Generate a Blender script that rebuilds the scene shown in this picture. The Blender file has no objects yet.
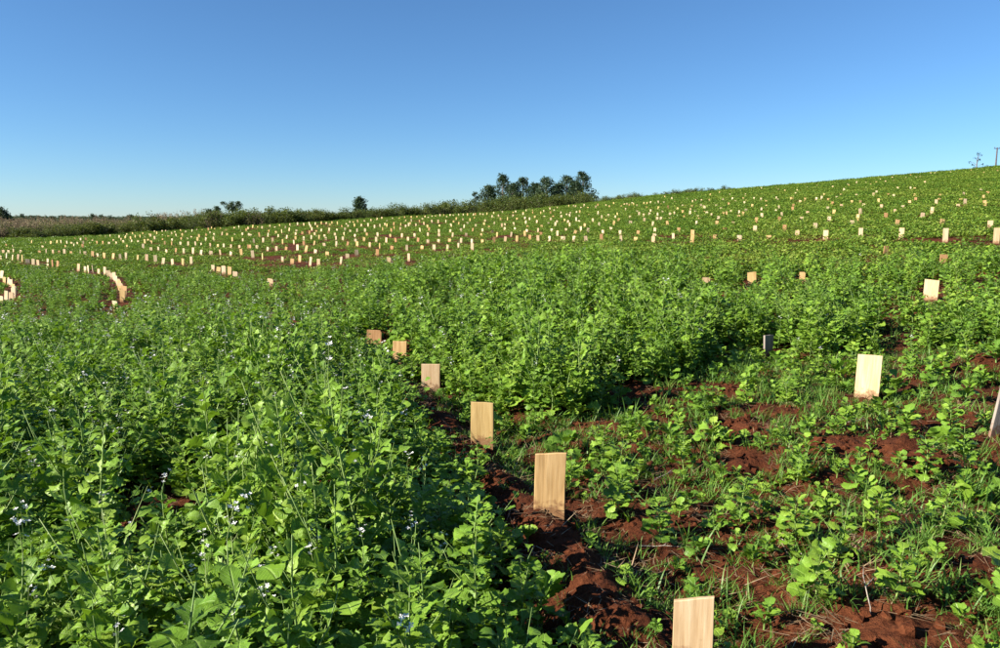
import bpy, math, random
import numpy as np
from mathutils import Vector, Matrix, Euler

SC = bpy.context.scene
R = math.radians
rng = np.random.default_rng(7)
random.seed(7)

# ------------------------------------------------------------------ camera
EYE = 1.6
FPX = 755.0                      # focal length in pixels of a 1000 px wide picture
PITCH = math.atan((324 - 220) / FPX)
cam_d = bpy.data.cameras.new('camera')
cam_d.sensor_width = 36.0
cam_d.lens = FPX / 1000 * 36.0
cam_d.clip_start = 0.05
cam_d.clip_end = 9000
cam = bpy.data.objects.new('camera', cam_d)
cam.location = (0, 0, EYE)
cam.rotation_euler = (math.pi / 2 - PITCH, 0, 0)
SC.collection.objects.link(cam)
SC.camera = cam

# ------------------------------------------------------------------ sky and sun
SUN_EL, SUN_AZ = 27.0, 252.0      # azimuth clockwise from +Y (the view direction): behind and to the left
w = bpy.data.worlds.new('World')
SC.world = w
w.use_nodes = True
nt = w.node_tree
sky = nt.nodes.new('ShaderNodeTexSky')
sky.sky_type = 'NISHITA'
sky.sun_disc = False
sky.sun_elevation = R(SUN_EL)
sky.sun_rotation = R(SUN_AZ)
sky.altitude = 2500
sky.air_density = 1.2
sky.dust_density = 0.6
sky.ozone_density = 10.0
bg = nt.nodes['Background']
bg.inputs['Strength'].default_value = 0.061
wb = nt.nodes.new('ShaderNodeMix'); wb.data_type = 'RGBA'; wb.blend_type = 'MULTIPLY'
wb.inputs['Factor'].default_value = 1.0
wb.inputs['B'].default_value = (1.12, 1.06, 0.94, 1)      # white balance of the camera
nt.links.new(sky.outputs['Color'], wb.inputs['A'])
nt.links.new(wb.outputs['Result'], bg.inputs['Color'])

sun_d = bpy.data.lights.new('sun', 'SUN')
sun_d.energy = 5.0
sun_d.angle = R(0.5)
sun_d.color = (1.0, 0.92, 0.78)
sun = bpy.data.objects.new('sun', sun_d)
sdir = Vector((math.sin(R(SUN_AZ)) * math.cos(R(SUN_EL)), math.cos(R(SUN_AZ)) * math.cos(R(SUN_EL)), math.sin(R(SUN_EL))))
sun.rotation_euler = sdir.to_track_quat('Z', 'Y').to_euler()
sun.location = sdir * 50
SC.collection.objects.link(sun)

vs = SC.view_settings
vs.view_transform = 'Standard'
vs.look = 'None'
vs.exposure = 1.42
vs.gamma = 1.0
vs.use_curve_mapping = False
SC.render.engine = 'CYCLES'
SC.cycles.max_bounces = 5
SC.cycles.diffuse_bounces = 2
SC.cycles.transmission_bounces = 4
SC.cycles.transparent_max_bounces = 4

# ------------------------------------------------------------------ noise and terrain
def _h(ix, iy, s):
    n = (ix.astype(np.int64) * 374761393 + iy.astype(np.int64) * 668265263 + s * 974711) & 0xFFFFFFFF
    n = ((n ^ (n >> 13)) * 1274126177) & 0xFFFFFFFF
    n = n ^ (n >> 16)
    return (n & 0xFFFF) / 65535.0

def vnoise(x, y, s=0):
    x = np.asarray(x, float); y = np.asarray(y, float)
    ix = np.floor(x); iy = np.floor(y)
    fx = x - ix; fy = y - iy
    fx = fx * fx * (3 - 2 * fx); fy = fy * fy * (3 - 2 * fy)
    a = _h(ix, iy, s); b = _h(ix + 1, iy, s); c = _h(ix, iy + 1, s); d = _h(ix + 1, iy + 1, s)
    return (a + (b - a) * fx) * (1 - fy) + (c + (d - c) * fx) * fy

def fbm(x, y, s=0, o=4):
    t = 0; a = 0.5; f = 1.0
    for k in range(o):
        t = t + a * vnoise(x * f + 17.3 * k, y * f - 9.1 * k, s + k); a *= 0.5; f *= 2.03
    return t / (1 - 0.5 ** o)

YC = 88.0
def base_z(x, y):
    """the lie of the land without clods: flat on the left, a slope rising to the right and away"""
    x = np.asarray(x, float); y = np.asarray(y, float)
    yy = np.maximum(y, 0.0)
    s = np.where(yy > YC, YC / np.maximum(yy, 1e-3), 1.0)
    xs = np.clip(x * s, -150, 120); ys = yy * s
    th = np.degrees(np.arctan2(xs, np.maximum(ys, 3.0)))
    b = 0
    for o in (-5, -2.5, 0, 2.5, 5):
        b = b + np.interp(th + o, [-60, -33, -23, -15, 0, 8, 18, 33, 70], [0, 0, 7e-5, 2.3e-4, 2.7e-4, 3.3e-4, 3.15e-4, 2.9e-4, 2.9e-4]) / 5
    sp = (xs + np.sqrt(xs * xs + 36.0)) / 2 - 3.0
    z = 0.092 * sp + 0.0035 * ys + b * ys * ys
    far = np.maximum(yy - YC, 0)
    z = z - 0.022 * np.minimum(far, 140)
    ridge = np.clip((np.hypot(x, y) - 500) / 500, 0, 1)
    ridge = ridge * ridge * (3 - 2 * ridge)
    z = z + ridge * (6.0 + 9.0 * (fbm(x / 420, y / 420, 50, 3) - 0.5))
    return z

def ray(u, v):
    a = (u - 500) / FPX; b = (324 - v) / FPX
    cp, sp = math.cos(PITCH), math.sin(PITCH)
    return np.array([a, cp + b * sp, -sp + b * cp])

def hit(u, v, off=0.0, ymax=84.0):
    """where the line of sight of a photo pixel meets the ground (raised by off)"""
    d = ray(u, v)
    ys = np.concatenate([np.arange(0.8, 30, 0.02), np.arange(30, ymax, 0.1)])
    t = ys / d[1]
    x = t * d[0]; z = EYE + t * d[2]
    below = np.nonzero(z <= base_z(x, ys) + off)[0]
    i = below[0] if len(below) else len(ys) - 1
    return float(x[i]), float(ys[i])

def pix(x, y, z):
    cp, sp = math.cos(PITCH), math.sin(PITCH)
    dy = y * cp - (z - EYE) * sp
    dz = y * sp + (z - EYE) * cp
    return 500 + FPX * x / dy, 324 - FPX * dz / dy, dy

def in_poly(x, y, P):
    x = np.asarray(x); y = np.asarray(y)
    r = np.zeros(x.shape, bool); j = len(P) - 1
    for i in range(len(P)):
        xi, yi = P[i]; xj, yj = P[j]
        c = ((yi > y) != (yj > y)) & (x < (xj - xi) * (y - yi) / (yj - yi + 1e-12) + xi)
        r ^= c; j = i
    return r

# the board row in the foreground, the earth ridge thrown up beside it, bare patches
ROW = np.array([hit(u, v) for u, v in ((790, 720), (691, 648), (549, 528), (482, 450), (431, 395), (399, 362), (374, 350))])
def dist_line(x, y, P):
    x = np.asarray(x, float); y = np.asarray(y, float)
    best = np.full(x.shape, 1e9); side = np.zeros(x.shape)
    for (ax, ay), (bx, by) in zip(P[:-1], P[1:]):
        dx, dy = bx - ax, by - ay
        t = np.clip(((x - ax) * dx + (y - ay) * dy) / (dx * dx + dy * dy), 0, 1)
        d = np.hypot(x - ax - t * dx, y - ay - t * dy)
        s = np.sign(dx * (y - ay) - dy * (x - ax))
        m = d < best
        best = np.where(m, d, best); side = np.where(m, s, side)
    return best, side
RIDGE = np.array([hit(u, v) for u, v in ((690, 740), (640, 670), (600, 612), (545, 545), (500, 492), (462, 445), (432, 415), (405, 395))])
SPARSE = [hit(u, v) for u, v in ((405, 392), (470, 405), (560, 428), (640, 405), (690, 380), (745, 352), (800, 362), (900, 352), (1040, 345),
                                 (1150, 380), (1150, 760), (640, 760), (585, 640), (525, 560), (470, 480), (425, 430))]
MOUND = [(hit(u, v), r, h) for u, v, r, h in ((992, 372, .34, .12), (930, 472, .22, .06), (715, 395, .42, .05), (735, 438, .34, .06),
          (745, 470, .30, .05), (838, 455, .3, .05), (765, 418, .3, .04), (905, 460, .25, .07), (660, 400, .3, .05), (600, 430, .3, .04), (890, 640, .3, .04))]
HOLE = [(hit(u, v), r) for u, v, r in ((160, 530, .36), (215, 470, .3), (745, 300, .7), (400, 375, .3), (350, 560, .25), (960, 300, .9), (610, 330, .5), (430, 300, .6))]

def ground_z(x, y):
    x = np.asarray(x, float); y = np.asarray(y, float)
    z = base_z(x, y)
    d = np.hypot(x, y)
    near = np.clip((26 - d) / 14, 0, 1)
    d1, _ = dist_line(x, y, RIDGE)
    wob = 0.6 + 0.8 * vnoise(x * 3.1, y * 3.1, 5)
    z = z + 0.075 * np.exp(-(d1 / 0.15) ** 2) * wob * near
    d2, s2 = dist_line(x, y, ROW)
    z = z - 0.05 * np.exp(-((d2 - 0.22) / 0.2) ** 2) * (s2 < 0) * near
    for (mx, my), r, h in MOUND:
        z = z + h * np.exp(-(((x - mx) ** 2 + ((y - my) * 0.8) ** 2) / (r * r))) * (0.6 + 0.8 * vnoise(x * 9, y * 9, 8))
    c = fbm(x * 2.2, y * 2.2, 11, 3) - 0.5
    z = z + 0.11 * c * near
    c = np.abs(fbm(x * 9, y * 9, 21, 3) - 0.5)
    z = z + (0.085 * c - 0.012) * near
    z = z + 0.025 * (fbm(x * 26, y * 26, 31, 2) - 0.5) * np.clip((9 - d) / 4, 0, 1)
    z = z + 0.12 * (fbm(x * .35, y * .35, 41, 2) - 0.5) * np.clip((d - 14) / 10, 0, 1) * np.clip((140 - d) / 40, 0, 1)
    return z

# ------------------------------------------------------------------ materials
def new_mat(name):
    m = bpy.data.materials.new(name); m.use_nodes = True
    t = m.node_tree; t.nodes.clear()
    out = t.nodes.new('ShaderNodeOutputMaterial')
    return m, t, out

def N(t, k, **kw):
    n = t.nodes.new(k)
    for a, v in kw.items():
        if a in n.inputs: n.inputs[a].default_value = v
        else: setattr(n, a, v)
    return n

def ramp(t, fac, stops):
    r = t.nodes.new('ShaderNodeValToRGB')
    e = r.color_ramp.elements
    while len(e) < len(stops): e.new(0.5)
    for k, (p, c) in enumerate(stops):
        e[k].position = p; e[k].color = (*c, 1)
    t.links.new(fac, r.inputs['Fac'])
    return r.outputs['Color']

def leaf_mat(name, stops, trans=0.35, tcol=(0.30, 0.50, 0.03), rough=0.45, vein=False, spec=0.25, patch=0.45, pscale=0.9):
    m, t, out = new_mat(name)
    geo = N(t, 'ShaderNodeNewGeometry'); oi = N(t, 'ShaderNodeObjectInfo')
    nz = N(t, 'ShaderNodeTexNoise', Scale=pscale, Detail=3.0)
    t.links.new(geo.outputs['Position'], nz.inputs['Vector'])
    a = N(t, 'ShaderNodeMath', operation='MULTIPLY'); a.inputs[1].default_value = 0.42
    t.links.new(geo.outputs['Random Per Island'], a.inputs[0])
    b = N(t, 'ShaderNodeMath', operation='MULTIPLY_ADD'); b.inputs[1].default_value = 0.3
    t.links.new(oi.outputs['Random'], b.inputs[0]); t.links.new(a.outputs[0], b.inputs[2])
    c = N(t, 'ShaderNodeMath', operation='MULTIPLY_ADD'); c.inputs[1].default_value = patch
    t.links.new(nz.outputs['Fac'], c.inputs[0]); t.links.new(b.outputs[0], c.inputs[2])
    col = ramp(t, c.outputs[0], stops)
    fine = N(t, 'ShaderNodeTexNoise', Scale=60.0, Detail=2.0)
    t.links.new(geo.outputs['Position'], fine.inputs['Vector'])
    hv = N(t, 'ShaderNodeHueSaturation')
    mr = N(t, 'ShaderNodeMapRange'); mr.inputs['To Min'].default_value = 0.78; mr.inputs['To Max'].default_value = 1.22
    t.links.new(fine.outputs['Fac'], mr.inputs['Value']); t.links.new(mr.outputs[0], hv.inputs['Value'])
    t.links.new(col, hv.inputs['Color'])
    if vein:
        uv = N(t, 'ShaderNodeUVMap', uv_map='leaf_map'); sx = N(t, 'ShaderNodeSeparateXYZ'); t.links.new(uv.outputs[0], sx.inputs[0])
        def mth(op, a, b=None, clamp=False):
            q = N(t, 'ShaderNodeMath', operation=op); q.use_clamp = clamp
            for i_, v_ in enumerate((a, b)):
                if v_ is None: continue
                if isinstance(v_, (int, float)): q.inputs[i_].default_value = v_
                else: t.links.new(v_, q.inputs[i_])
            return q.outputs[0]
        off = mth('ABSOLUTE', mth('SUBTRACT', sx.outputs['Y'], 0.5))
        mid = mth('SUBTRACT', 1.0, mth('MULTIPLY', off, 16.0), True)
        wv = mth('SINE', mth('SUBTRACT', mth('MULTIPLY', sx.outputs['X'], 62.0), mth('MULTIPLY', off, 34.0)))
        sidev = mth('POWER', mth('MAXIMUM', wv, 0.0), 14.0)
        vn = mth('MAXIMUM', mid, mth('MULTIPLY', sidev, 0.5))
        vm = N(t, 'ShaderNodeMix', data_type='RGBA'); t.links.new(mth('MULTIPLY', vn, 0.4), vm.inputs['Factor'])
        t.links.new(hv.outputs['Color'], vm.inputs['A']); vm.inputs['B'].default_value = (0.30, 0.40, 0.11, 1)
        hgt = mth('ADD', mth('MULTIPLY', vn, -1.3), fine.outputs['Fac'])
        leafcol, leafh = vm.outputs['Result'], hgt
    else:
        leafcol, leafh = hv.outputs['Color'], fine.outputs['Fac']
    p = N(t, 'ShaderNodeBsdfPrincipled', Roughness=rough)
    p.inputs['Specular IOR Level'].default_value = spec
    t.links.new(leafcol, p.inputs['Base Color'])
    bp = N(t, 'ShaderNodeBump', Strength=0.45, Distance=0.004)
    t.links.new(leafh, bp.inputs['Height']); t.links.new(bp.outputs[0], p.inputs['Normal'])
    tr = N(t, 'ShaderNodeBsdfTranslucent')
    mx = N(t, 'ShaderNodeMix', data_type='RGBA', blend_type='MULTIPLY')
    mx.inputs['Factor'].default_value = 0.35
    tc = N(t, 'ShaderNodeRGB'); tc.outputs[0].default_value = (*tcol, 1)
    t.links.new(tc.outputs[0], mx.inputs['A']); t.links.new(hv.outputs['Color'], mx.inputs['B'])
    t.links.new(mx.outputs['Result'], tr.inputs['Color'])
    ms = N(t, 'ShaderNodeMixShader'); ms.inputs[0].default_value = trans
    t.links.new(p.outputs[0], ms.inputs[1]); t.links.new(tr.outputs[0], ms.inputs[2])
    t.links.new(ms.outputs[0], out.inputs['Surface'])
    return m

M = {}
M['leaf'] = leaf_mat('radish_leaf', [(0.12, (0.034, 0.082, 0.011)), (0.40, (0.092, 0.190, 0.019)), (0.64, (0.150, 0.275, 0.025)), (0.92, (0.24, 0.345, 0.042))], 0.22, vein=True)
M['stem'] = leaf_mat('radish_stem', [(0.1, (0.12, 0.22, 0.05)), (0.6, (0.19, 0.29, 0.08)), (1.0, (0.26, 0.32, 0.11))], 0.1, rough=0.5)
M['herb'] = leaf_mat('field_herb', [(0.26, (0.028, 0.068, 0.010)), (0.52, (0.076, 0.152, 0.017)), (0.82, (0.150, 0.225, 0.026)), (1.0, (0.21, 0.255, 0.045))], 0.2, patch=.75, pscale=.22)
M['grass'] = leaf_mat('grass_blade', [(0.1, (0.05, 0.12, 0.02)), (0.55, (0.09, 0.19, 0.03)), (0.85, (0.15, 0.24, 0.05)), (1.0, (0.28, 0.26, 0.10))], 0.3)
M['straw'] = leaf_mat('dry_straw', [(0.1, (0.12, 0.07, 0.04)), (0.6, (0.24, 0.16, 0.09)), (1.0, (0.36, 0.27, 0.17))], 0.12, (0.4, 0.3, 0.15), 0.7)
M['stalk'] = leaf_mat('dry_stalk', [(0.1, (0.11, 0.082, 0.05)), (0.55, (0.19, 0.145, 0.088)), (1.0, (0.26, 0.205, 0.125))], 0.15, (0.4, 0.3, 0.15), 0.8, patch=.5)
M['shrub'] = leaf_mat('shrub_leaf', [(0.1, (0.024, 0.050, 0.012)), (0.5, (0.060, 0.092, 0.018)), (1.0, (0.135, 0.145, 0.030))], 0.22, (0.25, 0.3, 0.04), 0.6)
M['euca'] = leaf_mat('tree_leaf', [(0.1, (0.018, 0.040, 0.020)), (0.6, (0.034, 0.062, 0.032)), (1.0, (0.06, 0.085, 0.045))], 0.15, (0.2, 0.3, 0.08), 0.5)
M['flower'] = leaf_mat('white_petal', [(0.1, (0.74, 0.73, 0.72)), (1.0, (0.86, 0.86, 0.85))], 0.2, (0.8, 0.8, 0.8), 0.6)

def bark(name, c0, c1, sc=6):
    m, t, out = new_mat(name)
    tc = N(t, 'ShaderNodeTexCoord'); mp = N(t, 'ShaderNodeMapping'); mp.inputs['Scale'].default_value = (sc, sc, sc * .2)
    t.links.new(tc.outputs['Object'], mp.inputs['Vector'])
    nz = N(t, 'ShaderNodeTexNoise', Scale=3.0, Detail=5.0); t.links.new(mp.outputs[0], nz.inputs['Vector'])
    p = N(t, 'ShaderNodeBsdfPrincipled', Roughness=0.85)
    t.links.new(ramp(t, nz.outputs['Fac'], [(0.3, c0), (0.7, c1)]), p.inputs['Base Color'])
    b = N(t, 'ShaderNodeBump', Strength=0.6, Distance=0.02); t.links.new(nz.outputs['Fac'], b.inputs['Height']); t.links.new(b.outputs[0], p.inputs['Normal'])
    t.links.new(p.outputs[0], out.inputs['Surface'])
    return m
M['bark'] = bark('tree_bark', (0.06, 0.05, 0.04), (0.17, 0.14, 0.11))
M['pole'] = bark('weathered_pole', (0.05, 0.045, 0.045), (0.10, 0.085, 0.08))
M['twig'] = bark('dead_twig', (0.16, 0.13, 0.11), (0.38, 0.33, 0.28), 20)

def wood(name, c0, c1, c2):
    """sawn softwood: long grain lines, rings, a few dark streaks, saw marks"""
    m, t, out = new_mat(name)
    tc = N(t, 'ShaderNodeTexCoord'); oi = N(t, 'ShaderNodeObjectInfo')
    off = N(t, 'ShaderNodeVectorMath', operation='SCALE'); off.inputs[0].default_value = (13.1, 7.7, 29.3)
    t.links.new(oi.outputs['Random'], off.inputs['Scale'])
    ad = N(t, 'ShaderNodeVectorMath', operation='ADD'); t.links.new(tc.outputs['Object'], ad.inputs[0]); t.links.new(off.outputs[0], ad.inputs[1])
    mp = N(t, 'ShaderNodeMapping'); mp.inputs['Scale'].default_value = (26, 26, 1.6)
    t.links.new(ad.outputs[0], mp.inputs['Vector'])
    nz = N(t, 'ShaderNodeTexNoise', Scale=2.2, Detail=6.0, Roughness=0.62); t.links.new(mp.outputs[0], nz.inputs['Vector'])
    mp2 = N(t, 'ShaderNodeMapping'); mp2.inputs['Scale'].default_value = (5, 5, 1.2); t.links.new(ad.outputs[0], mp2.inputs['Vector'])
    st = N(t, 'ShaderNodeTexNoise', Scale=2.0, Detail=3.0); t.links.new(mp2.outputs[0], st.inputs['Vector'])
    col = ramp(t, nz.outputs['Fac'], [(0.28, c0), (0.5, c1), (0.72, c2)])
    stain = ramp(t, st.outputs['Fac'], [(0.25, (0.62, 0.58, 0.52)), (0.45, (1, 1, 1)), (0.8, (1, 1, 1))])
    mx = N(t, 'ShaderNodeMix', data_type='RGBA', blend_type='MULTIPLY'); mx.inputs['Factor'].default_value = 0.8
    t.links.new(col, mx.inputs['A']); t.links.new(stain, mx.inputs['B'])
    hv = N(t, 'ShaderNodeHueSaturation')
    h1 = N(t, 'ShaderNodeMapRange'); h1.inputs['To Min'].default_value = 0.488; h1.inputs['To Max'].default_value = 0.508
    t.links.new(oi.outputs['Random'], h1.inputs['Value']); t.links.new(h1.outputs[0], hv.inputs['Hue'])
    wn = N(t, 'ShaderNodeTexWhiteNoise', noise_dimensions='1D'); t.links.new(oi.outputs['Random'], wn.inputs['W'])
    h2 = N(t, 'ShaderNodeMapRange'); h2.inputs['To Min'].default_value = 0.68; h2.inputs['To Max'].default_value = 1.08
    t.links.new(wn.outputs['Value'], h2.inputs['Value']); t.links.new(h2.outputs[0], hv.inputs['Value'])
    t.links.new(mx.outputs['Result'], hv.inputs['Color'])
    p = N(t, 'ShaderNodeBsdfPrincipled', Roughness=0.75); p.inputs['Specular IOR Level'].default_value = 0.2
    sz = N(t, 'ShaderNodeSeparateXYZ'); t.links.new(tc.outputs['Object'], sz.inputs[0])
    sn = N(t, 'ShaderNodeTexNoise', Scale=34.0, Detail=4.0); t.links.new(ad.outputs[0], sn.inputs['Vector'])
    sa = N(t, 'ShaderNodeMath', operation='MULTIPLY_ADD'); sa.inputs[1].default_value = -0.20; t.links.new(sn.outputs['Fac'], sa.inputs[0]); t.links.new(sz.outputs['Z'], sa.inputs[2])
    sm = N(t, 'ShaderNodeMapRange'); sm.inputs['From Min'].default_value = -0.03; sm.inputs['From Max'].default_value = -0.075; sm.inputs['To Max'].default_value = 0.75
    t.links.new(sa.outputs[0], sm.inputs['Value'])
    mud = N(t, 'ShaderNodeMix', data_type='RGBA'); t.links.new(sm.outputs[0], mud.inputs['Factor']); t.links.new(hv.outputs['Color'], mud.inputs['A']); mud.inputs['B'].default_value = (0.15, 0.062, 0.03, 1)
    t.links.new(mud.outputs['Result'], p.inputs['Base Color'])
    b = N(t, 'ShaderNodeBump', Strength=0.5, Distance=0.003); t.links.new(nz.outputs['Fac'], b.inputs['Height']); t.links.new(b.outputs[0], p.inputs['Normal'])
    t.links.new(p.outputs[0], out.inputs['Surface'])
    return m
M['yellow'] = wood('yellow_pine', (0.40, 0.25, 0.095), (0.54, 0.36, 0.155), (0.62, 0.44, 0.21))
M['pink'] = wood('pinkish_pine', (0.45, 0.29, 0.155), (0.58, 0.41, 0.24), (0.68, 0.52, 0.34))
M['pale'] = wood('pale_pine', (0.42, 0.31, 0.175), (0.54, 0.42, 0.26), (0.64, 0.53, 0.36))
M['brown'] = wood('brown_pine', (0.26, 0.13, 0.055), (0.38, 0.21, 0.095), (0.46, 0.28, 0.14))
M['grey'] = wood('grey_weathered_pine', (0.22, 0.18, 0.15), (0.38, 0.33, 0.28), (0.50, 0.45, 0.40))

def soil():
    m, t, out = new_mat('red_soil')
    geo = N(t, 'ShaderNodeNewGeometry')
    n1 = N(t, 'ShaderNodeTexNoise', Scale=1.1, Detail=5.0); n2 = N(t, 'ShaderNodeTexNoise', Scale=38.0, Detail=5.0, Roughness=0.7)
    n3 = N(t, 'ShaderNodeTexNoise', Scale=0.012, Detail=3.0)
    for n in (n1, n2, n3): t.links.new(geo.outputs['Position'], n.inputs['Vector'])
    a = N(t, 'ShaderNodeMath', operation='MULTIPLY'); a.inputs[1].default_value = 0.45; t.links.new(n1.outputs['Fac'], a.inputs[0])
    b = N(t, 'ShaderNodeMath', operation='MULTIPLY_ADD'); b.inputs[1].default_value = 0.6; t.links.new(n2.outputs['Fac'], b.inputs[0]); t.links.new(a.outputs[0], b.inputs[2])
    col = ramp(t, b.outputs[0], [(0.34, (0.022, 0.0072, 0.0036)), (0.50, (0.072, 0.021, 0.0085)), (0.63, (0.122, 0.039, 0.016)), (0.76, (0.19, 0.078, 0.035))])
    # past the field the land is pasture and wood
    ln = N(t, 'ShaderNodeVectorMath', operation='LENGTH'); t.links.new(geo.outputs['Position'], ln.inputs[0])
    f = N(t, 'ShaderNodeMapRange'); f.inputs['From Min'].default_value = 105; f.inputs['From Max'].default_value = 150
    t.links.new(ln.outputs['Value'], f.inputs['Value'])
    far = ramp(t, n3.outputs['Fac'], [(0.4, (0.030, 0.045, 0.022)), (0.6, (0.060, 0.075, 0.030))])
    mx = N(t, 'ShaderNodeMix', data_type='RGBA'); t.links.new(f.outputs[0], mx.inputs['Factor']); t.links.new(col, mx.inputs['A']); t.links.new(far, mx.inputs['B'])
    p = N(t, 'ShaderNodeBsdfPrincipled', Roughness=0.95); p.inputs['Specular IOR Level'].default_value = 0.1
    t.links.new(mx.outputs['Result'], p.inputs['Base Color'])
    bp = N(t, 'ShaderNodeBump', Strength=0.9, Distance=0.03); t.links.new(n2.outputs['Fac'], bp.inputs['Height']); t.links.new(bp.outputs[0], p.inputs['Normal'])
    t.links.new(p.outputs[0], out.inputs['Surface'])
    return m
M['soil'] = soil()

# ------------------------------------------------------------------ mesh helpers
class MB:
    def __init__(s): s.v = []; s.f = []
    def add(s, vs_, fs_, mat=None):
        o = len(s.v)
        s.v += [tuple(mat @ Vector(v)) for v in vs_] if mat is not None else [tuple(v) for v in vs_]
        s.f += [tuple(i + o for i in f) for f in fs_]
    def tube(s, pts, rad, n=5):
        pts = [Vector(p) for p in pts]; o = len(s.v)
        for i, p in enumerate(pts):
            d = (pts[min(i + 1, len(pts) - 1)] - pts[max(i - 1, 0)]).normalized()
            a = d.orthogonal().normalized(); b = d.cross(a)
            r = rad[i] if hasattr(rad, '__len__') else rad
            for k in range(n):
                an = 2 * math.pi * k / n
                s.v.append(tuple(p + (a * math.cos(an) + b * math.sin(an)) * r))
        for i in range(len(pts) - 1):
            for k in range(n):
                s.f.append((o + i * n + k, o + i * n + (k + 1) % n, o + (i + 1) * n + (k + 1) % n, o + (i + 1) * n + k))
        s.f.append(tuple(o + (len(pts) - 1) * n + k for k in range(n)))
    def mesh(s, name, mat, smooth=True):
        me = bpy.data.meshes.new(name); me.from_pydata(s.v, [], s.f)
        me.materials.append(mat)
        if smooth: me.polygons.foreach_set('use_smooth', [True] * len(me.polygons))
        me.update(); return me

def link(o, parent=None, coll=None):
    (coll or SC.collection).objects.link(o)
    if parent is not None: o.parent = parent
    return o
def tag(o, label=None, cat=None, group=None, kind=None):
    for k, v in (('label', label), ('category', cat), ('group', group), ('kind', kind)):
        if v: o[k] = v
    return o

# ------------------------------------------------------------------ the ground: one sheet from underfoot to the horizon
def build_ground():
    th = np.concatenate([np.linspace(-180, -60, 40, endpoint=False), np.linspace(-60, 60, 620, endpoint=False), np.linspace(60, 180, 40, endpoint=False)])
    th = np.radians(th); n = len(th)
    r = [0.25]
    while r[-1] < 7000:
        q = r[-1]
        r.append(q * (1.009 if 1.2 < q < 14 else 1.016 if q < 130 else 1.06))
    r = np.array(r)
    X = np.outer(r, np.sin(th)); Y = np.outer(r, np.cos(th))
    Z = ground_z(X.ravel(), Y.ravel())
    v = np.column_stack([X.ravel(), Y.ravel(), Z])
    v = np.vstack([v, [[0, 0, float(ground_z(np.array([0.]), np.array([0.]))[0])]]])
    i = np.arange(len(r) - 1)[:, None]; j = np.arange(n)[None, :]; j2 = (j + 1) % n
    q = np.stack([i * n + j + 0 * j, i * n + j2, (i + 1) * n + j2, (i + 1) * n + j], -1).reshape(-1, 4)[:, ::-1]
    c = len(v) - 1
    fan = np.stack([np.full(n, c), (np.arange(n) + 1) % n, np.arange(n)], -1)
    me = bpy.data.meshes.new('ground')
    nl = len(q) * 4 + len(fan) * 3
    me.vertices.add(len(v)); me.vertices.foreach_set('co', v.ravel())
    me.loops.add(nl); me.polygons.add(len(q) + len(fan))
    me.loops.foreach_set('vertex_index', np.concatenate([q.ravel(), fan.ravel()]).astype(np.int32))
    ls = np.concatenate([np.arange(len(q)) * 4, len(q) * 4 + np.arange(len(fan)) * 3]).astype(np.int32)
    me.polygons.foreach_set('loop_start', ls)
    me.update(calc_edges=True); me.validate()
    me.polygons.foreach_set('use_smooth', [True] * len(me.polygons))
    me.materials.append(M['soil'])
    o = link(bpy.data.objects.new('ground', me)); tag(o, 'red-brown field soil rising to the right', None, None, 'structure')
    return o
build_ground()

# ------------------------------------------------------------------ the boards
def board_mesh(name, W, H, T, mat, tl=0.0, point=0.0, skew=0.0, hole=False, seed=0, chip=0.0):
    """a sawn board set in the soil: uneven top, pointed or cut foot, eased edges, a slight warp"""
    rr = random.Random(seed)
    b = 0.003
    ol = [(-W/2, -0.10 + point * 0.3), (-W/2 + W * (0.2 + 0.25 * point), -0.16), (W/2 - W * (0.1 + 0.3 * point), -0.16), (W/2, -0.10 + point),
          (W/2 + rr.uniform(-.003, .003), H * .5), (W/2 + skew, H + tl/2), (W/6 + skew, H + tl/6 + rr.uniform(-.003, .003)), (-W/6 + skew, H - tl/6), (-W/2 + skew, H - tl/2), (-W/2, H * .5)]
    if chip: ol[5:6] = [(W/2 + skew, H + tl/2 - chip), (W/2 + skew - chip * .8, H + tl/2)]
    n = len(ol)
    cx = sum(p[0] for p in ol) / n; cz = sum(p[1] for p in ol) / n
    def ins(p, k):
        dx, dz = p[0] - cx, p[1] - cz; l = math.hypot(dx, dz); return (p[0] - dx / l * k, p[1] - dz / l * k)
    warp = rr.uniform(-.012, .012)
    V = []
    for y, k in ((-T/2, b), (-T/2 + b, 0), (T/2 - b, 0), (T/2, b)):
        for p in ol:
            x, z = ins(p, k); V.append((x, y + warp * (z / max(H, .1)) * (x / W), z))
    F = [tuple(range(n)), tuple(range(4 * n - 1, 3 * n - 1, -1))]
    for l in range(3):
        for k in range(n):
            F.append((l * n + (k + 1) % n, l * n + k, (l + 1) * n + k, (l + 1) * n + (k + 1) % n))
    me = bpy.data.meshes.new(name); me.from_pydata(V, [], F); me.materials.append(mat); me.update()
    return me

BOARDS = []      # (x, y, H, W, seen width in pixels)
def place_board(me, x, y, yaw, lean, roll, label, group=None):
    z = float(ground_z(np.array([x]), np.array([y]))[0])
    o = bpy.data.objects.new('seedling_board', me)
    o.location = (x, y, z)
    o.rotation_euler = (R(lean), R(roll), R(yaw))
    link(o); tag(o, label, 'board', group)
    return o

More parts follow.
